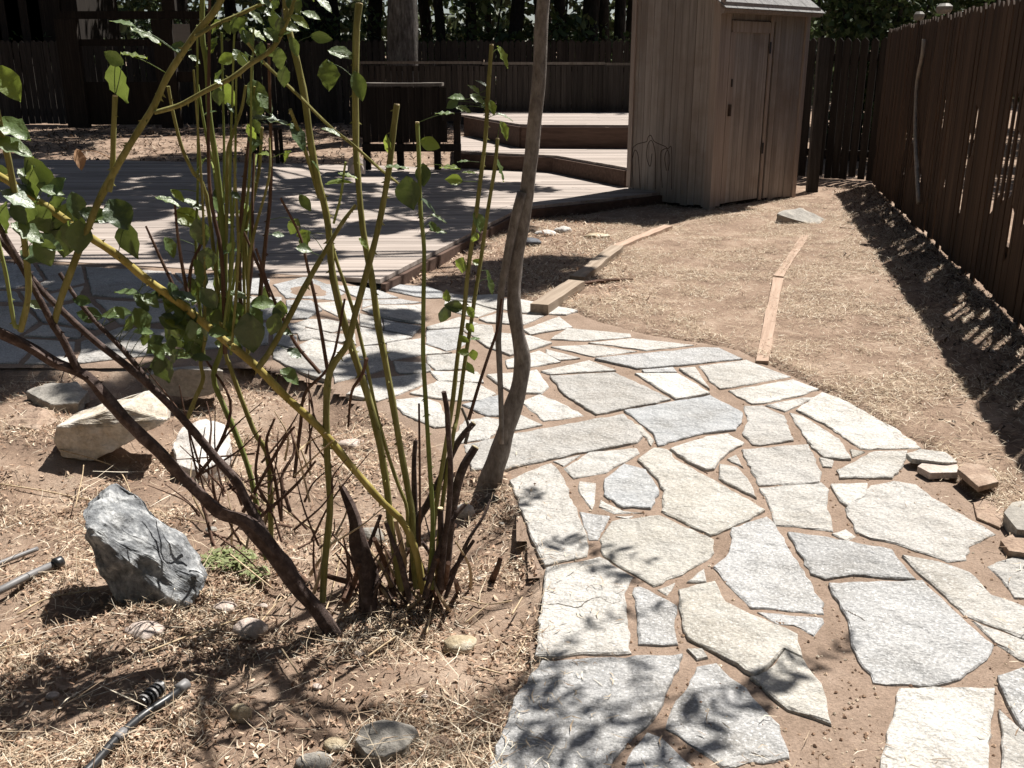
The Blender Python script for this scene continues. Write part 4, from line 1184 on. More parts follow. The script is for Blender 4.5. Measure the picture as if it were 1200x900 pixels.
cane(RB, seq([(510,690),(517,600),(531,511),(536,487),(545,423),(553,371),(563,307),(571,250),(579,203),(583,163)],2.68,2.90), [3.8,3.4,3.0], 'cane_olive', 12)
cane(RB, seq([(515,690),(521,631),(525,607),(528,553),(525,500),(524,481),(520,459)],2.58,2.56), [5,4,3.6], 'cane_brown', 3, False)
cane(RB, seq([(484,680),(488,617),(501,591),(517,559),(536,519),(555,496)],2.66,2.76), [7,6,5,4.4], 'cane_brown', 2)
cane(RB, seq([(549,492),(560,455),(572,418),(583,385),(588,350)],2.76,2.84), [2.2,1.5], 'twig', 4, False, name='twig')
cane(RB, seq([(520,690),(528,610),(540,555),(557,524)],2.72,2.80), [8,7,6], 'cane_brown', 0)
cane(RB, seq([(434,716),(428,665),(420,632),(413,600),(399,568)],2.58,2.66), [15,13,11,8,3], 'cane_brown', 0, False, 0.9, 'dead_stump')
cane(RB, seq([(487,640),(486,590),(485,545),(487,516)],2.72,2.76), [4.5,4.5,3], 'cane_brown', 0, False, 0.3)
cane(RB, seq([(492,640),(492,569),(491,473)],2.62,2.62), [1.6,1.2], 'twig', 2, False, name='twig')
cane(RB, seq([(498,700),(512,650),(530,610),(546,590)],2.55,2.62), [5,4,3], 'cane_brown', 2)
cane(RB, seq([(480,702),(470,660),(462,640),(452,612)],2.55,2.56), [5,4,3], 'cane_brown', 1)
cane(RB, seq([(517,690),(517,640),(516,596)],2.60,2.60), [5,4.5,4.5], 'cane_brown', 2)
cane(RB, seq([(522,700),(545,640),(566,606),(575,585)],2.60,2.70), [3.5,2.6,2], 'cane_brown', 2, False)
cane(RB, seq([(545,520),(549,500),(541,478)],2.76,2.78), [2.2,1.6], 'greypost', 0, False, name='twig')
rb_ = random.Random(31)
for i in range(46):
    x0 = rb_.choice([rb_.gauss(490,24), rb_.gauss(400,28), rb_.gauss(470,40)]); y0 = rb_.uniform(672,716)
    L_ = rb_.uniform(25,95); a_ = rb_.gauss(0, 0.55); Yb = G(x0, y0, -0.05).y
    p1 = (x0+math.sin(a_)*L_*.5+rb_.uniform(-6,6), y0-math.cos(a_)*L_*.5); p2 = (x0+math.sin(a_)*L_+rb_.uniform(-10,10), y0-math.cos(a_)*L_)
    cane(RB, [(x0,y0,Yb),(p1[0],p1[1],Yb+rb_.uniform(-.06,.06)),(p2[0],p2[1],Yb+rb_.uniform(-.12,.12))], [2.4,1.6,0.9] if i % 3 else [4.2,3.4,2.6], rb_.choice(['twig','twig','cane_brown','dry_stalk']), 1, False, name='twig')
# light green side shoots
cane(RB, seq([(391,262),(399,232),(403,203),(405,190)],2.70,2.68), [2.4,1.8], 'cane_green', 1, False, name='shoot')
cane(RB, seq([(467,215),(444,197),(415,171),(385,147),(353,115),(311,75),(290,50)],2.74,2.60), [2.2,2.8,2.4], 'cane_olive', 4, False, name='shoot')
cane(RB, seq([(374,232),(361,187),(348,149),(340,128)],2.70,2.62), [3.4,2.8], 'cane_olive', 3, False)
cane(RB, seq([(302,432),(316,412),(335,379),(353,344),(369,315),(383,291),(401,261),(417,240)],2.50,2.60), [5,5.2,5,4,2.6], 'cane_olive', 6, False)

LB = empty('rose_bush', (G(385,735,-0.05).x, G(385,735,-0.05).y, -0.05), 'leaning rose bush with thick dark purplish stems and leafy shoots', 'rose bush')
cane(LB, seq([(392,742),(352,690),(318,644),(288,612),(256,599),(224,569),(197,540),(160,505),(128,471),(101,441),(66,425),(37,407),(0,389),(-40,372)],2.45,2.30), [13,12,9,8,7.4,6.8,6.5], 'cane_brown', 10, False, 0.6, 'main_stem')
cane(LB, seq([(315,636),(291,591),(277,564),(256,540),(227,505),(203,479),(176,453),(144,425),(117,404),(93,383),(53,345),(27,313),(0,281),(-30,255)],2.48,2.42), [8,6.4,5.4,5,4.4,4], 'cane_brown', 10, False, 0.2)
cane(LB, seq([(186,464),(157,425),(135,400),(112,377),(90,350),(70,320)],2.50,2.56), [4.2,3.6,3], 'cane_brown', 5, False)
cane(LB, seq([(92,436),(75,400),(62,380),(45,348),(16,295),(-10,250)],2.34,2.30), [6.5,5.5,4.6,4], 'cane_brown', 4, False, 0.2)
cane(LB, seq([(62,384),(72,348),(88,305),(104,265),(115,237),(139,192),(160,157),(181,123),(197,88),(229,40),(253,11),(270,-25)],2.33,2.28), [5.6,5.6,5.2,5], 'cane_olive', 14, False)
cane(LB, seq([(128,225),(131,210),(132,200),(133,160),(135,113)],2.30,2.33), [4.4,4.6,4.4], 'cane_olive', 3)
cane(LB, seq([(24,388),(33,348),(32,313),(27,273),(17,225),(10,187),(0,149),(-8,110)],2.30,2.22), [5.4,5.2,4.8], 'cane_olive', 6, False)
cane(LB, seq([(20,384),(16,377),(8,327),(0,292),(-8,260)],2.28,2.24), [3.8,3.2], 'cane_green', 4, False)
cane(LB, seq([(181,132),(211,123),(240,107),(272,91),(293,75),(320,56),(340,16),(350,-20)],2.29,2.36), [4.2,4.2,3.8], 'cane_olive', 7, False)
cane(LB, seq([(229,43),(253,29),(283,16),(315,0),(340,-20)],2.27,2.34), [3.6,3.2], 'cane_olive', 4, False)
MB_ = empty('rose_bush', (G(310,640,-0.05).x, G(310,640,-0.05).y+0.12, -0.05), 'slender twiggy rose bush with dense dark leaves between the other two', 'rose bush')
mb = []
cane(MB_, seq([(312,655),(296,569),(288,540),(275,505),(261,473),(250,440),(262,400),(263,337),(263,287),(258,233),(253,187),(245,133),(243,80),(237,43),(237,0),(236,-30)],2.62,2.62), [5,4.4,4.4,4,3.6], 'cane_green', 10, False)
cane(MB_, seq([(318,655),(315,543),(299,508),(283,468),(270,430),(262,400),(243,235),(227,203),(213,173),(203,133),(197,101)],2.64,2.55), [4.6,4,3.2,2.6,2.4], 'cane_olive', 10, False)
cane(MB_, seq([(262,400),(262,330),(256,213),(245,176),(240,150),(232,99)],2.66,2.68), [3,2.6,2], 'cane_green', 4, False)
cane(MB_, seq([(264,340),(266,240),(267,181),(272,160),(283,128),(288,100)],2.62,2.60), [3.2,2.8,2.4], 'cane_olive', 4, False)
cane(MB_, seq([(290,420),(291,348),(288,273),(296,237),(304,197),(307,150)],2.70,2.72), [3.2,3,2.6], 'cane_olive', 4)
cane(MB_, seq([(220,490),(229,467),(238,444),(235,425),(240,400)],2.60,2.60), [4,3.6,3], 'cane_olive', 2, False)
for s in ([(211,351),(192,311),(171,265)],[(221,351),(213,308),(208,273),(205,240)],[(221,348),(224,313),(235,287),(240,270)],[(291,348),(296,297),(296,236),(298,180)],
          [(317,348),(307,321),(296,295),(285,270)],[(230,560),(258,520),(270,470),(240,420)],[(345,560),(352,500),(358,460),(388,425),(404,350)],[(384,435),(377,392),(369,349),(361,315),(351,275),(329,232)],
          [(375,437),(348,405),(332,373),(316,339),(300,291)],[(285,600),(330,520),(345,500)],[(300,610),(345,570),(370,540)],[(250,640),(240,600),(225,560)],
          [(330,610),(322,560),(312,520),(322,490)],[(318,600),(300,560),(305,510)],[(340,600),(330,560),(345,530),(340,500)],[(310,600),(270,570),(262,540)],[(430,420),(424,440),(412,460),(408,500)]):
    cane(MB_, seq(s, 2.60+random.uniform(-.06,.06), 2.62+random.uniform(-.1,.1)), [2.3,1.9,1.3], 'twig', 3, False, name='twig')

rb_ = random.Random(41)
for i in range(15):
    x0 = rb_.uniform(236,300); x1 = x0+rb_.uniform(-28,34); yt = rb_.choice([rb_.uniform(-20,60), rb_.uniform(60,200)])
    Yc = rb_.uniform(2.5,2.8)
    cane(MB_, [(x0,rb_.uniform(380,430),Yc),(x0+(x1-x0)*.3+rb_.uniform(-8,8),300,Yc),(x0+(x1-x0)*.7+rb_.uniform(-8,8),210,Yc),(x1,yt,Yc+rb_.uniform(-.1,.1))], [2.8,2.3,1.6], rb_.choice(['cane_green','cane_olive','cane_green','twig']), 4, False, name='shoot')
for i in range(60):      # fine dry side twigs low in the bush
    x0, y0 = rb_.uniform(225,400), rb_.uniform(520,650); a_ = rb_.gauss(0.0, 0.7); L_ = rb_.uniform(40,120); Yc = rb_.uniform(2.5,2.75)
    cane(MB_, [(x0,y0,Yc),(x0+math.sin(a_)*L_*.5+rb_.uniform(-9,9),y0-math.cos(a_)*L_*.5,Yc+rb_.uniform(-.05,.05)),(x0+math.sin(a_)*L_+rb_.uniform(-14,14),y0-math.cos(a_)*L_,Yc+rb_.uniform(-.1,.1))], [1.5,1.0,0.5], rb_.choice(['twig','twig','dry_stalk']), 1, False, name='twig')
# leaves: surveyed centres with apparent length / width in photo pixels
def leaf_obj(px, py, L, W, m, ang=None, seed=0, face=None, maxd=None):
    rng = random.Random(seed)
    best = None
    for c in canes:
        if c.o.name.startswith(('twig','dead')): continue
        for i, q in enumerate(c.px):
            d = (q[0]-px)**2+(q[1]-py)**2
            if best is None or d < best[0]: best = (d, c, i)
    d, c, i = best
    if maxd and d > maxd*maxd: return None
    anchor = c.C[i]; Y = anchor.y+rng.uniform(-0.03, 0.03)
    ctr = AT(px, py, Y); k = mpp(Y, ctr.z)
    Lm, Wm = L*k, W*k
    dirv = ctr-anchor; dirv.y = 0
    if ang is None:
        t = dirv.normalized() if dirv.length > 0.008 else Vector((rng.uniform(-1,1), 0, rng.uniform(-.6,.4))).normalized()
        t = (t+Vector((rng.uniform(-.5,.5), rng.uniform(-.4,.4), rng.uniform(-.7,.2)))).normalized()
    else:
        t = Vector((math.cos(R(ang)), rng.uniform(-.25,.25), math.sin(R(ang)))).normalized()
    nrm = Vector((0.2+rng.uniform(-.6,.6), -0.55+rng.uniform(-.35,.35), 0.75+rng.uniform(-.4,.3))) if face is None else Vector(face)
    if W < L*0.5: nrm = Vector((rng.uniform(-.3,.3), -0.25, 1.0)); Wm = max(Wm, Lm*0.5)
    s = t.cross(nrm).normalized(); nrm = s.cross(t).normalized()
    base = ctr-t*Lm/2
    jt = lambda: rng.uniform(.96,1.03)
    prof = [(0.0,0.0),(0.10,0.42*jt()),(0.25,0.80*jt()),(0.38,0.97*jt()),(0.50,0.98*jt()),(0.64,0.84*jt()),(0.78,0.58*jt()),(0.90,0.28*jt()),(1.0,0.0)]
    V, Fc = [], []
    fold = rng.uniform(0.1, 0.45); curl = rng.uniform(-0.05, 0.35); wv = rng.uniform(0.015, 0.045)
    for j, (a, w) in enumerate(prof):
        mid = base+t*(Lm*a)-nrm*(curl*Lm*a*a*0.5)
        for sd in (-1, -0.55, 0, 0.55, 1):
            ww = w*Wm/2*sd
            zz = abs(ww)*fold+wv*Lm*math.sin(j*2.4+sd*1.7)*(0.35+abs(sd))
            V.append(mid+s*ww+nrm*zz)
    for j in range(len(prof)-1):
        for q in range(4):
            Fc.append((j*5+q, j*5+q+1, (j+1)*5+q+1, (j+1)*5+q))
    # leaf stalk
    st_ = [anchor, anchor.lerp(base, 0.5)+Vector((0,0,-0.004+0.1*(base-anchor).length)), base+t*Lm*0.1]
    v2, f2 = tube_vf(st_, [0.0012, 0.0009], 4, 5)
    V, Fc = merge([(V, Fc), (v2, f2)])
    o = obj('leaf', V, Fc, m, c.o, smooth=True); recenter(o, base)
    return o
D_, M_, B_ = 'leaf_dark', 'leaf_mid', 'leaf_bright'
LV = [(9,98,46,30,B_,-60),(16,152,44,30,M_,-30),(14,172,48,30,M_,-20),(48,203,48,30,D_,-50),(3,203,30,20,D_,-40),(38,212,40,26,M_,-40),
 (141,96,48,30,M_,-85),(133,68,26,18,D_,150),(157,65,28,14,B_,-10),(144,26,30,9,M_,160),(171,40,36,12,M_,-20),(264,110,34,24,B_,-50),(301,117,46,34,M_,-80),(267,69,22,16,B_,20),(280,66,20,14,M_,-50),(256,90,20,14,M_,60),(197,235,28,13,M_,-15),
 (139,252,40,36,D_,-60),(77,270,62,50,D_,-100),(152,281,44,30,D_,-80),(53,284,44,26,M_,-20),(33,272,40,26,M_,-30),(8,255,36,28,M_,-100),(22,250,30,20,D_,-60),(120,253,30,18,M_,20),(62,262,34,22,D_,-10),
 (149,343,30,14,M_,170),(176,353,24,18,M_,-40),(136,368,36,20,M_,180),(104,369,32,20,D_,170),(165,377,34,28,M_,-70),(95,352,24,14,D_,170),(213,364,26,22,M_,-50),(219,385,36,24,M_,-60),(205,396,34,20,D_,-50),(192,431,38,28,D_,-80),(211,417,28,18,M_,-10),(184,412,24,16,M_,120),
 (293,391,48,36,D_,-85),(309,356,30,20,M_,0),(267,364,44,32,D_,-60),(221,257,38,26,B_,-30),(235,273,34,24,D_,-80),(256,241,24,18,M_,-60),(243,303,26,24,D_,-100),(237,329,22,16,D_,-120),(269,295,24,12,D_,20),(255,310,26,14,M_,-40),(228,240,26,14,M_,-30),
 (280,372,34,22,M_,-20),(250,372,40,26,D_,-100),(300,372,28,20,M_,-60),(278,345,26,10,M_,150),(230,345,28,18,D_,-120),(245,350,30,22,D_,-60),(225,405,30,22,M_,-80),(200,378,28,18,D_,-30),
 (385,88,34,28,M_,-85),(327,69,26,18,M_,-90),(401,64,32,22,M_,-15),(420,101,34,20,M_,-75),(310,122,28,20,M_,-60),(318,141,42,14,D_,-10),(377,44,26,14,D_,-10),(388,155,24,12,M_,-20),(345,55,24,14,M_,-70),(333,90,24,16,D_,-100),(350,160,34,14,D_,-60),
 (589,67,26,12,B_,-65),(535,115,20,15,M_,170),(555,105,17,12,M_,140),(521,133,22,10,M_,180),(543,129,18,14,M_,-20),(559,116,18,13,M_,-30),(567,123,15,10,M_,-60),(577,126,18,11,B_,-70),(592,136,20,10,M_,-15),(591,153,22,13,B_,-65),(564,98,16,8,D_,150),(530,122,16,12,D_,-150),
 (504,169,24,18,B_,-20),(496,205,26,20,D_,-90),(481,226,38,34,D_,-80),(465,195,26,10,M_,0),(532,211,20,14,B_,170),(527,197,24,6,B_,175),(543,189,14,6,M_,180),(550,202,16,6,B_,0),(587,199,28,7,M_,-65),(455,171,26,10,B_,-85),(503,240,24,12,D_,-40),(515,256,20,10,M_,-30),
 (559,261,24,22,M_,-70),(541,311,20,18,B_,-100),(559,308,12,9,B_,-20),(532,359,22,15,D_,170),(520,368,22,17,D_,-110),(524,347,15,11,B_,100),(551,366,16,11,B_,-60),(551,384,14,10,B_,-50),(555,416,13,11,B_,-80),(543,413,13,10,B_,170),(551,431,18,10,D_,-60),(543,397,14,8,B_,150),(557,397,12,7,M_,0),(513,271,20,12,M_,-10),(507,266,14,10,M_,-60),(572,325,18,9,M_,-80),(556,278,14,10,B_,-120),(575,335,20,8,M_,-80),
 (397,213,30,7,B_,10),(408,205,22,6,B_,-10),(370,195,16,8,M_,-60),(426,285,16,7,B_,-50),(330,40,22,14,M_,20),(352,25,24,14,B_,-30),(300,20,22,12,M_,-40),(322,25,26,15,D_,-80),(275,30,20,12,M_,-100),(290,45,22,14,D_,-60),(365,18,22,14,M_,-20),(305,60,22,15,D_,-100),(345,5,26,18,D_,-60),(310,2,24,14,M_,-30),(380,5,24,15,M_,-40)]
for i, (x,y,L,W,m,a) in enumerate(LV):
    rq = random.Random(900+i); fc = {M_: (0.27+rq.uniform(-.4,.4), -0.52+rq.uniform(-.2,.2), 0.85), D_: (rq.uniform(-.5,.5), -0.9, 0.25+rq.uniform(-.3,.3)), B_: (rq.uniform(-.5,.5), -0.7, 0.5+rq.uniform(-.4,.3))}[m]; leaf_obj(x, y, L*1.06, W, m, a, 100+i, fc)
rng = random.Random(55)
for i in range(60):     # dense leaf clusters on the leafy bush
    x, y = rng.gauss(225,58), rng.gauss(372,32)
    L_ = rng.uniform(18,32); leaf_obj(x, y, L_, L_*rng.uniform(.55,.75), rng.choice([D_,M_,M_]), rng.uniform(-150,10), 1700+i, (0.27+rng.uniform(-.35,.35), -0.5+rng.uniform(-.3,.3), 0.85), 46)
for i in range(46):     # small leaves high in the thicket
    x, y = rng.uniform(205,365), rng.uniform(0,300)
    L_ = rng.uniform(11,24); leaf_obj(x, y, L_, L_*rng.uniform(.5,.75), rng.choice([D_,M_,M_,B_]), rng.uniform(-150,40), 760+i, None, 34)
for i in range(16):
    x, y = rng.uniform(20,110), rng.uniform(215,300)
    L_ = rng.uniform(26,44); leaf_obj(x, y, L_, L_*rng.uniform(.6,.75), rng.choice([D_,M_]), rng.uniform(-140,10), 820+i)
# foliage of the same shoots above the frame, added to shade the bed
rng = random.Random(77)
for i in range(46):
    x, y = rng.uniform(-60, 380), rng.uniform(-90, -12)
    leaf_obj(x, y, rng.uniform(26,44), rng.uniform(18,28), rng.choice([D_,M_,M_]), rng.uniform(-150,30), 400+i, None, 45)
# shaded leafy shoots further out over the bed
for i in range(30):
    x, y = rng.uniform(-90, -15), rng.uniform(0, 330)
    leaf_obj(x, y, rng.uniform(30,48), rng.uniform(20,30), rng.choice([D_,M_]), rng.uniform(-150,30), 500+i, None, 45)
o = leaf_obj(93,187,26,15,'dead_leaf',-80,900)

# ------------------------------------------------------------------ sapling
SB = AT(572,578,3.42)
sap = empty('sapling', (SB.x, SB.y, gz(SB.x, SB.y)), 'bare grey sapling trunk with a bend, growing at the path edge', 'tree')
tp = seq([(566,592),(572,575),(582,540),(596,495),(608,455),(612,420),(606,385),(602,350),(604,315),(611,265),(619,215),(626,150),(632,80),(637,0)],3.42,3.46)
P = [AT(*q) for q in tp]
P += [P[-1]+Vector((0.05,0.02,0.5)), P[-1]+Vector((0.25,0.03,1.1)), P[-1]+Vector((0.60,0.05,1.7))]
k = mpp(3.42, 0.6)*0.82
V, Fc = tube_vf(P, [q*k for q in (24,17,15,13,11.8,11,10.6,10.2,10,10,9.8,9.4,9,8.4,8,6,4.5)], 18, 110, 0.24)
trunk = obj('trunk', V, Fc, 'sapling', sap, smooth=True); recenter(trunk, P[0])
P2 = [AT(*q) for q in seq([(588,520),(587,471),(585,420),(584,393),(587,348),(592,316),(601,267),(612,225)],3.36,3.43)]
V, Fc = tube_vf(P2, [3.6*k,4.2*k,5.5*k,7*k], 10, 30, 0.15); s2 = obj('side_stem', V, Fc, 'sapling', sap, smooth=True); recenter(s2, P2[0])
top = P[-1]; mid = P[-2]; low = P[-3]
lift = lambda g, h: Vector((g.x+SUN.x/SUN.z*h, g.y+SUN.y/SUN.z*h, g.z+h))
def frond(sh, h0, h1, leaflet, n, seed):
    """a feathery compound leaf of the sapling's crown; sh = where its shadow lies on the path"""
    rng = random.Random(seed)
    S = [G(x, y, 0.02) for x, y in sh]; nS = len(S)
    h0 += 0.25; h1 += 0.25
    C = [lift(s, h0+(h1-h0)*i/(nS-1)) for i, s in enumerate(S)]
    parts = [tube_vf(C, [0.006,0.004,0.002], 5, 14)]
    Q, _ = catmull(C, n)
    for i in range(1, n+1):
        t = (Q[min(i+1,n)]-Q[i-1]).normalized()
        for sd in (-1, 1):
            side = t.cross(Vector((0,0,1))).normalized()*sd
            d = (side*0.9+t*rng.uniform(.1,.9)+Vector((0,0,rng.uniform(-.7,.2)))).normalized()
            L = leaflet*rng.uniform(.5,1.25)*(1-0.35*abs(i/n-.4)); w = L*rng.uniform(.26,.42)
            s_ = d.cross(Vector((rng.uniform(-.4,.4),rng.uniform(-.4,.4),1))).normalized()*w/2
            b = Q[i]
            parts.append(([b, b+d*L*.3+s_, b+d*L*.7+s_*.9, b+d*L, b+d*L*.7-s_*.9, b+d*L*.3-s_], [(0,1,2,3,4,5)]))
    V, Fc = merge(parts); o = obj('frond', V, Fc, 'leaf_mid', sap); recenter(o, C[0])
    return C[0]
FR = [([(625,640),(660,632),(700,640),(760,655)],2.2,2.0,0.085,9),([(680,655),(705,668),(735,680)],2.25,2.1,0.08,7),
      ([(660,790),(640,770),(690,735),(740,718),(790,712)],2.3,2.1,0.07,8),([(600,835),(640,822),(690,828),(745,850),(770,865)],2.4,2.15,0.10,10),
      ([(785,850),(830,835),(870,815),(905,815)],2.3,2.1,0.10,8),([(860,800),(900,795),(950,770),(995,752)],2.25,2.05,0.075,9),
      ([(590,890),(640,880),(700,890),(730,900)],2.5,2.3,0.10,9),([(740,770),(745,790),(750,815)],2.4,2.3,0.06,6),
      ([(765,905),(800,885),(830,880)],2.5,2.3,0.10,8),([(560,830),(590,800),(610,790)],2.4,2.3,0.10,7),([(640,575),(615,580),(590,600)],2.2,2.0,0.08,7)]
for i, (sh, h0, h1, lf, n) in enumerate(FR):
    b = frond(sh, h0, h1, lf, n, 30+i)
    src = [low, mid, top][i % 3]
    V, Fc = tube_vf([src, src.lerp(b, 0.5)+Vector((0,0,0.16)), b], [0.014,0.009,0.006], 7, 12, 0.1)
    o = obj('branch', V, Fc, 'sapling', sap, smooth=True); recenter(o, src)

# ------------------------------------------------------------------ trees
def leaf_cloud(centres, radii, n, size, rng, squash=0.6):
    centres = np.array(centres); radii = np.array(radii)
    w = radii**2; idx = rng.choice(len(centres), n, p=w/w.sum())
    d = rng.normal(0, 1, (n,3)); d /= np.linalg.norm(d, axis=1)[:,None]
    rr_ = rng.rand(n)**0.45
    p = centres[idx]+d*(rr_*radii[idx])[:,None]*np.array([1,1,squash])
    t = rng.normal(0,1,(n,3)); t /= np.linalg.norm(t,axis=1)[:,None]
    nn = rng.normal(0,1,(n,3))+np.array([0,0,0.9]); s = np.cross(t, nn); s /= (np.linalg.norm(s,axis=1)[:,None]+1e-6)
    L = size*rng.uniform(.6,1.3,n)[:,None]
    V = np.stack([p-t*L*.5, p+s*L*.28, p+t*L*.5, p-s*L*.28],1).reshape(-1,3)
    return V, np.arange(n*4)
def tree(name, label, base, trunk_pts, rads, clumps, n, size, seed, bark='oak_bark', group=None, leafm='crown', limbs=True, squash=.6):
    rng = np.random.RandomState(seed); rr_ = random.Random(seed)
    root = empty(name, base, label, 'tree', group)
    V, Fc = tube_vf(trunk_pts, rads, 14, 24, 0.18)
    parts = [(V, Fc)]
    if limbs:
        for c, r in clumps[::max(1, len(clumps)//14)]:
            a = Vector(trunk_pts[-1]).lerp(Vector(trunk_pts[-2]), rr_.random()); c = Vector(c)
            m = a.lerp(c, 0.5)+Vector((rr_.uniform(-.3,.3), rr_.uniform(-.3,.3), 0.35))
            parts.append(tube_vf([a, m, c], [rads[-1]*0.6, rads[-1]*0.3, 0.02], 6, 8, 0.2))
    V, Fc = merge(parts); t = obj('trunk', V, Fc, bark, root, smooth=True)
    V, f = leaf_cloud([c for c, r in clumps], [r for c, r in clumps], n, size, rng, squash)
    V = V-np.array(base)
    c = np_mesh('crown', V, f, 4, leafm, root); tag(c, kind='stuff')
    return root
# crowns that shade deck and patio: clumps hang above the shaded ground, towards the sun
def shade_clumps(poly_px, step, hmin, hmax, r0, r1, seed, prob=1.0, z=0.1):
    rr_ = random.Random(seed); P = [G(x,y,z) for x,y in poly_px]; poly = [(p.x,p.y) for p in P]; out = []
    x = min(p[0] for p in poly)
    while x < max(p[0] for p in poly):
        y = min(p[1] for p in poly)
        while y < max(p[1] for p in poly):
            xx, yy = x+rr_.uniform(-.5,.5)*step, y+rr_.uniform(-.5,.5)*step
            if in_poly(xx, yy, poly) and rr_.random() < prob:
                c = lift(Vector((xx,yy,z)), rr_.uniform(hmin,hmax)); out.append((tuple(c), rr_.uniform(r0,r1)))
            y += step
        x += step
    return out
# (1) oak standing behind the railing, crown over the right of the deck
cl = shade_clumps([(300,205),(560,200),(640,225),(600,245),(520,290),(440,320),(330,312),(200,300),(120,240)], 0.74, 5.2, 7.5, 0.29, 0.50, 1, 0.93)
bx = AT(473,95,19.6); base = (bx.x, 19.6, 0.3)
tree('oak_tree', 'stout grey oak trunk rising just behind the dark deck railing', base, [(bx.x-0.02,19.6,0.1),(bx.x,19.6,1.4),(bx.x+0.02,19.6,3.2),(bx.x+0.1,19.3,5.6),(bx.x,18.6,7.2)], [0.34,0.30,0.29,0.25,0.15], cl+[((bx.x+a,18.5+b,7.5),1.2) for a,b in ((-1.5,0),(0,-1),(1.6,.4),(0,1))], 32000, 0.15, 5)
# (2) oak standing out to the side, crown over the rest of the deck
cl = shade_clumps([(-250,320),(120,240),(200,300),(330,312),(300,205),(150,180),(0,185),(-250,205)], 0.76, 5.0, 8.0, 0.31, 0.55, 2, 0.98)
cl += shade_clumps([(0,150),(300,165),(150,182),(-100,188)], 1.6, 5.5, 8.0, 0.6, 0.9, 3, 0.55)
tree('oak_tree', 'broad oak spreading over the low deck from beyond its side', (-8.6,12.5,0), [(-8.6,12.5,-0.1),(-8.5,12.5,2.0),(-8.0,12.6,4.2),(-7.2,12.7,6.2)], [0.42,0.36,0.30,0.18], cl, 64000, 0.165, 6)
# (3) tree whose branches reach over the patio
cl = shade_clumps([(-200,310),(440,330),(470,336),(440,352),(330,372),(300,410),(160,425),(60,440),(-200,440)], 0.64, 4.4, 6.4, 0.23, 0.42, 4, 0.88)
cl += shade_clumps([(-200,310),(330,325),(250,380),(200,425),(-200,440)], 0.6, 4.6, 6.4, 0.3, 0.5, 44, 0.8)
cl += shade_clumps([(440,408),(500,400),(500,432),(450,430)], 0.4, 4.6, 5.4, 0.16, 0.24, 6, 1.0)+shade_clumps([(410,345),(540,343),(500,372),(400,372)], 0.45, 4.6, 5.4, 0.16, 0.26, 16, 0.75)
cl += shade_clumps([(380,395),(440,385),(430,440),(350,440)], 0.45, 4.6, 5.4, 0.16, 0.28, 17, 0.7)
cl += shade_clumps([(590,288),(715,288),(692,312),(640,326),(560,345),(500,335),(540,300)], 0.36, 4.6, 5.4, 0.24, 0.36, 18, 1.0)
tree('shade_tree', 'tall shade tree leaning over the patio from beyond the deck', (-6.2,9.6,0), [(-6.2,9.6,-0.1),(-5.9,9.5,2.0),(-5.0,9.3,3.8),(-3.6,9.0,5.4)], [0.28,0.24,0.2,0.12], cl, 24000, 0.125, 8, 'dark_bark')
# (4) unseen crowns added to shade the back yard; trees beyond the side fence
for i, (bx_, by_, lab, r_) in enumerate([(-12.5,19.0,'large tree added to shade the arbour and the picket fence',.35),(-5.0,25.6,'large spreading tree right behind the picket fence added to shade the bare dirt',.32)]):
    rq = random.Random(70+i); cl = []
    for _ in range(34):
        cx, cy = bx_+rq.uniform(-1.5,7.5), by_+rq.uniform(-2.5,5.5)
        cl.append(((cx, cy, rq.uniform(4.6,7.8)), rq.uniform(.7,1.2)))
    tree('added_shade_tree', lab, (bx_,by_,0.1), [(bx_,by_,0),(bx_+.1,by_,2.2),(bx_+.5,by_+.2,4.4),(bx_+1.2,by_+.4,6.4)], [r_*1.2,r_,r_*.8,r_*.4], cl, 15000, 0.20, 90+i, 'dark_bark')
for i, (bx_, by_, lab) in enumerate([(8.6,9.5,'neighbour tree beyond the brown fence, level with the lawn'),(9.2,15.0,'neighbour tree beyond the brown fence, level with the shed'),(6.5,18.0,'dark tree filling the corner where the fences meet'),(9.6,20.5,'broad dark tree well behind the fence corner'),(13.0,24.0,'tall dark tree deep in the neighbouring yard')]):
    rq = random.Random(80+i)
    cl = [((bx_+rq.uniform(-1.4,1.6), by_+rq.uniform(-2,2), rq.uniform(1.8,5.6)), rq.uniform(.7,1.2)) for _ in range(22)]
    tree('neighbour_tree', lab, (bx_,by_,0.0), [(bx_,by_,-.1),(bx_+.1,by_,1.6),(bx_,by_+.1,3.0),(bx_-.2,by_,4.6)], [.22,.18,.15,.08], cl, 8000, 0.19, 95+i, 'dark_bark')
for i, (bx_, by_, w_) in enumerate([(-9.5,4.5,3.4),(-7.5,-2.5,3.6),(-3.0,-6.5,3.6),(3,-7,3.6),(8.0,-3.5,3.2),(8.8,3,2.6),(-14,11,3.4)]):  # unseen trees added round the yard to cut the sky's fill light
    rq = random.Random(180+i)
    cl = [((bx_+rq.uniform(-w_,w_), by_+rq.uniform(-w_,w_), rq.uniform(1.6,11.5 if i not in (4,5) else 7.0)), rq.uniform(1.1,1.8)) for _ in range(36)]
    labs = ['added sky-blocking tree at the far side of the patio','added sky-blocking tree beside the start of the planting bed','tall added sky-blocking tree facing the shed across the path','tall added sky-blocking tree facing the planting bed','added sky-blocking tree beyond the near end of the brown fence','added sky-blocking tree close to the near end of the brown fence','added sky-blocking tree standing past the open side of the deck']
    tree('sky_block_tree', labs[i], (bx_,by_,0.0), [(bx_,by_,-.1),(bx_+.1,by_,2.2),(bx_,by_+.1,4.5),(bx_-.2,by_,7.0)], [.32,.26,.2,.1], cl, 16000, 0.30, 195+i, 'dark_bark')
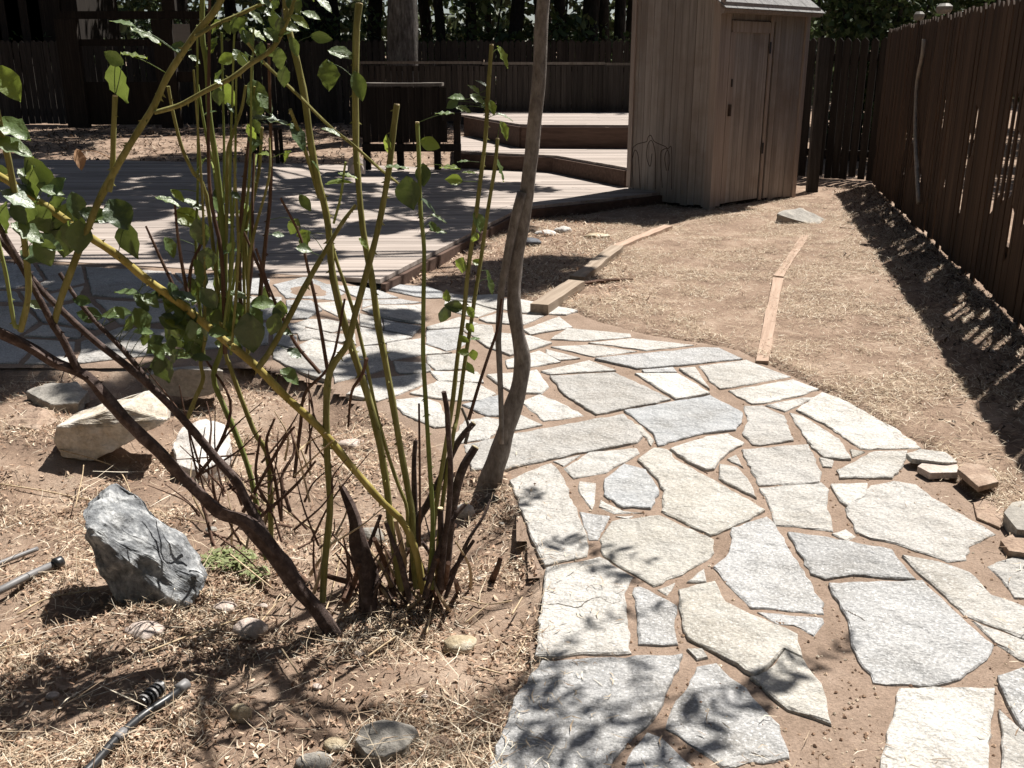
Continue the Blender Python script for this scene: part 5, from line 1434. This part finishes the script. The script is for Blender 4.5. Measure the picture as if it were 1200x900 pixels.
# woodland behind the fence: individual trunks
rr_ = random.Random(12)
wood_px = [(388,26,.55),(437,27,.4),(505,29,.35),(520,25,.25),(552,27,.3),(575,31,.22),(600,25,.35),(640,29,.5),(662,27,.32),(688,25,.42),(708,28,.30),(725,26,.30),(735,31,.4),(735,30,.3),(330,30,.4),(280,28,.35),(215,32,.4),(130,29,.5),(1005,24,.4),(1030,27,.3)]
for i, (x, Y, r) in enumerate(wood_px):
    b = AT(x, 76, Y); z0 = gz(b.x, Y)
    lean = rr_.uniform(-.6,.6)
    tp = [(b.x, Y, z0-0.2),(b.x+lean*.1, Y, 1.8),(b.x+lean*.5, Y+.2, 4.2),(b.x+lean, Y+.3, 7.5)]
    cl = [((b.x+rr_.uniform(-2.2,2.2), Y+rr_.uniform(-2.2,2.2), rr_.uniform(3.6,9.5)), rr_.uniform(.8,1.5)) for _ in range(9)]
    if i % 3 == 0: cl.append(((b.x+rr_.uniform(-1,1), Y-0.8, rr_.uniform(2.0,3.0)), 0.7))
    tree('woodland_tree', ('thick' if r >= .4 else 'slender' if r <= .3 else 'mid sized')+' dark woodland trunk standing behind the long picket fence' if x < 900 else 'dark tree rising behind the fence corner past the shed', (b.x, Y, z0), tp, [r*.62, r*.5, r*.42, r*.2], cl, 2400, 0.26, 40+i, 'dark_bark', 'woodland trees behind the fence' if x < 900 else 'trees behind the fence corner')
# the far mass of the wood
rng = np.random.RandomState(3)
C = [(x+rng.uniform(-1,1), Y+rng.uniform(-2,2), z) for x in np.arange(-30,32,2.2) for Y in (37,42) for z in (0.8,2.6,4.6,7.2,10)]
V, f = leaf_cloud(C, [1.7]*len(C), 52000, 0.48, rng, 0.85)
tag(np_mesh('distant_woodland', V, f, 4, 'wood_mass'), 'dense far woodland foliage closing the view', 'woodland', kind='stuff')
# undergrowth just behind the fences, each a shrub
for i, (x, Y, w, h) in enumerate([(150,25,1.6,2.5),(225,25,1.2,2.3),(395,24.6,1.1,2.6),(345,25,1.3,2.4),(540,25.5,1.4,2.2),(610,26,1.6,2.2),(700,25,1.5,2.3),(985,17.0,1.0,3.2),(1015,16.6,0.9,3.0),(1048,16.0,0.9,2.9),(60,25,1.5,2.2)]):
    b = AT(x, 76, Y); cl = [((b.x+rr_.uniform(-w,w)*.6, Y+rr_.uniform(-.5,.5), h*q), 0.62) for q in (.25,.45,.65,.8,.95) for _ in range(2)]
    z0 = gz(b.x, Y)
    labs = 'leafy shrub growing up behind the long picket fence' if x < 900 else 'leafy green shrub hanging over the fence corner past the shed'
    rt = empty('shrub', (b.x, Y, z0), labs, 'shrub', 'shrubs behind the picket fence' if x < 900 else 'shrubs behind the fence corner')
    V, Fc = merge([tube_vf([(b.x+dx*.1, Y, z0-.1),(b.x+dx*.4, Y, h*.5),(b.x+dx*.7, Y+.1, h*.9)], [0.05,0.03,0.012], 6, 8, .1) for dx in (-.7,0,.7)])
    obj('stem', V, Fc, 'dark_bark', rt)
    V, f = leaf_cloud([c for c,_ in cl], [q for _,q in cl], 1100, 0.15, np.random.RandomState(200+i), .8)
    c = np_mesh('foliage', V-np.array((b.x, Y, z0)), f, 4, 'crown', rt); tag(c, kind='stuff')

# dark timber arbour and outbuilding at the back
ab = empty('timber_arbour', (-8.3,20.5,0.2), 'dark timber arbour frame in front of the picket fence', 'arbour')
def px_box(name, root, x0, y0, x1, y1, Y, th, m):
    a, b = AT(x0,y1,Y), AT(x1,y0,Y)
    return part(name, root, a, (b.x-a.x,0,0), (0,th,0), (0,0,b.z-a.z), m)
px_box('beam', ab, 70,13,245,22,20.4,0.12,'darkwood'); px_box('post', ab, 190,22.5,200,150,20.4,0.14,'darkwood'); px_box('post', ab, 80,22.5,88,150,20.4,0.14,'darkwood'); px_box('post', ab, 190,-40,200,12.5,20.4,0.14,'darkwood')
px_box('post', ab, 234,22.5,242,150,20.4,0.14,'darkwood'); px_box('rail', ab, 88.5,46,189.5,54,20.45,0.06,'darkwood'); px_box('rail', ab, 200.5,84,233.5,96,20.45,0.06,'darkwood'); px_box('panel', ab, 88.5,96,189.5,146,20.5,0.04,'darkwood')
px_box('pale_panel', ab, 204,28,222,50,20.40,0.03,'white_cap')  # plain pale rectangle between the arbour posts
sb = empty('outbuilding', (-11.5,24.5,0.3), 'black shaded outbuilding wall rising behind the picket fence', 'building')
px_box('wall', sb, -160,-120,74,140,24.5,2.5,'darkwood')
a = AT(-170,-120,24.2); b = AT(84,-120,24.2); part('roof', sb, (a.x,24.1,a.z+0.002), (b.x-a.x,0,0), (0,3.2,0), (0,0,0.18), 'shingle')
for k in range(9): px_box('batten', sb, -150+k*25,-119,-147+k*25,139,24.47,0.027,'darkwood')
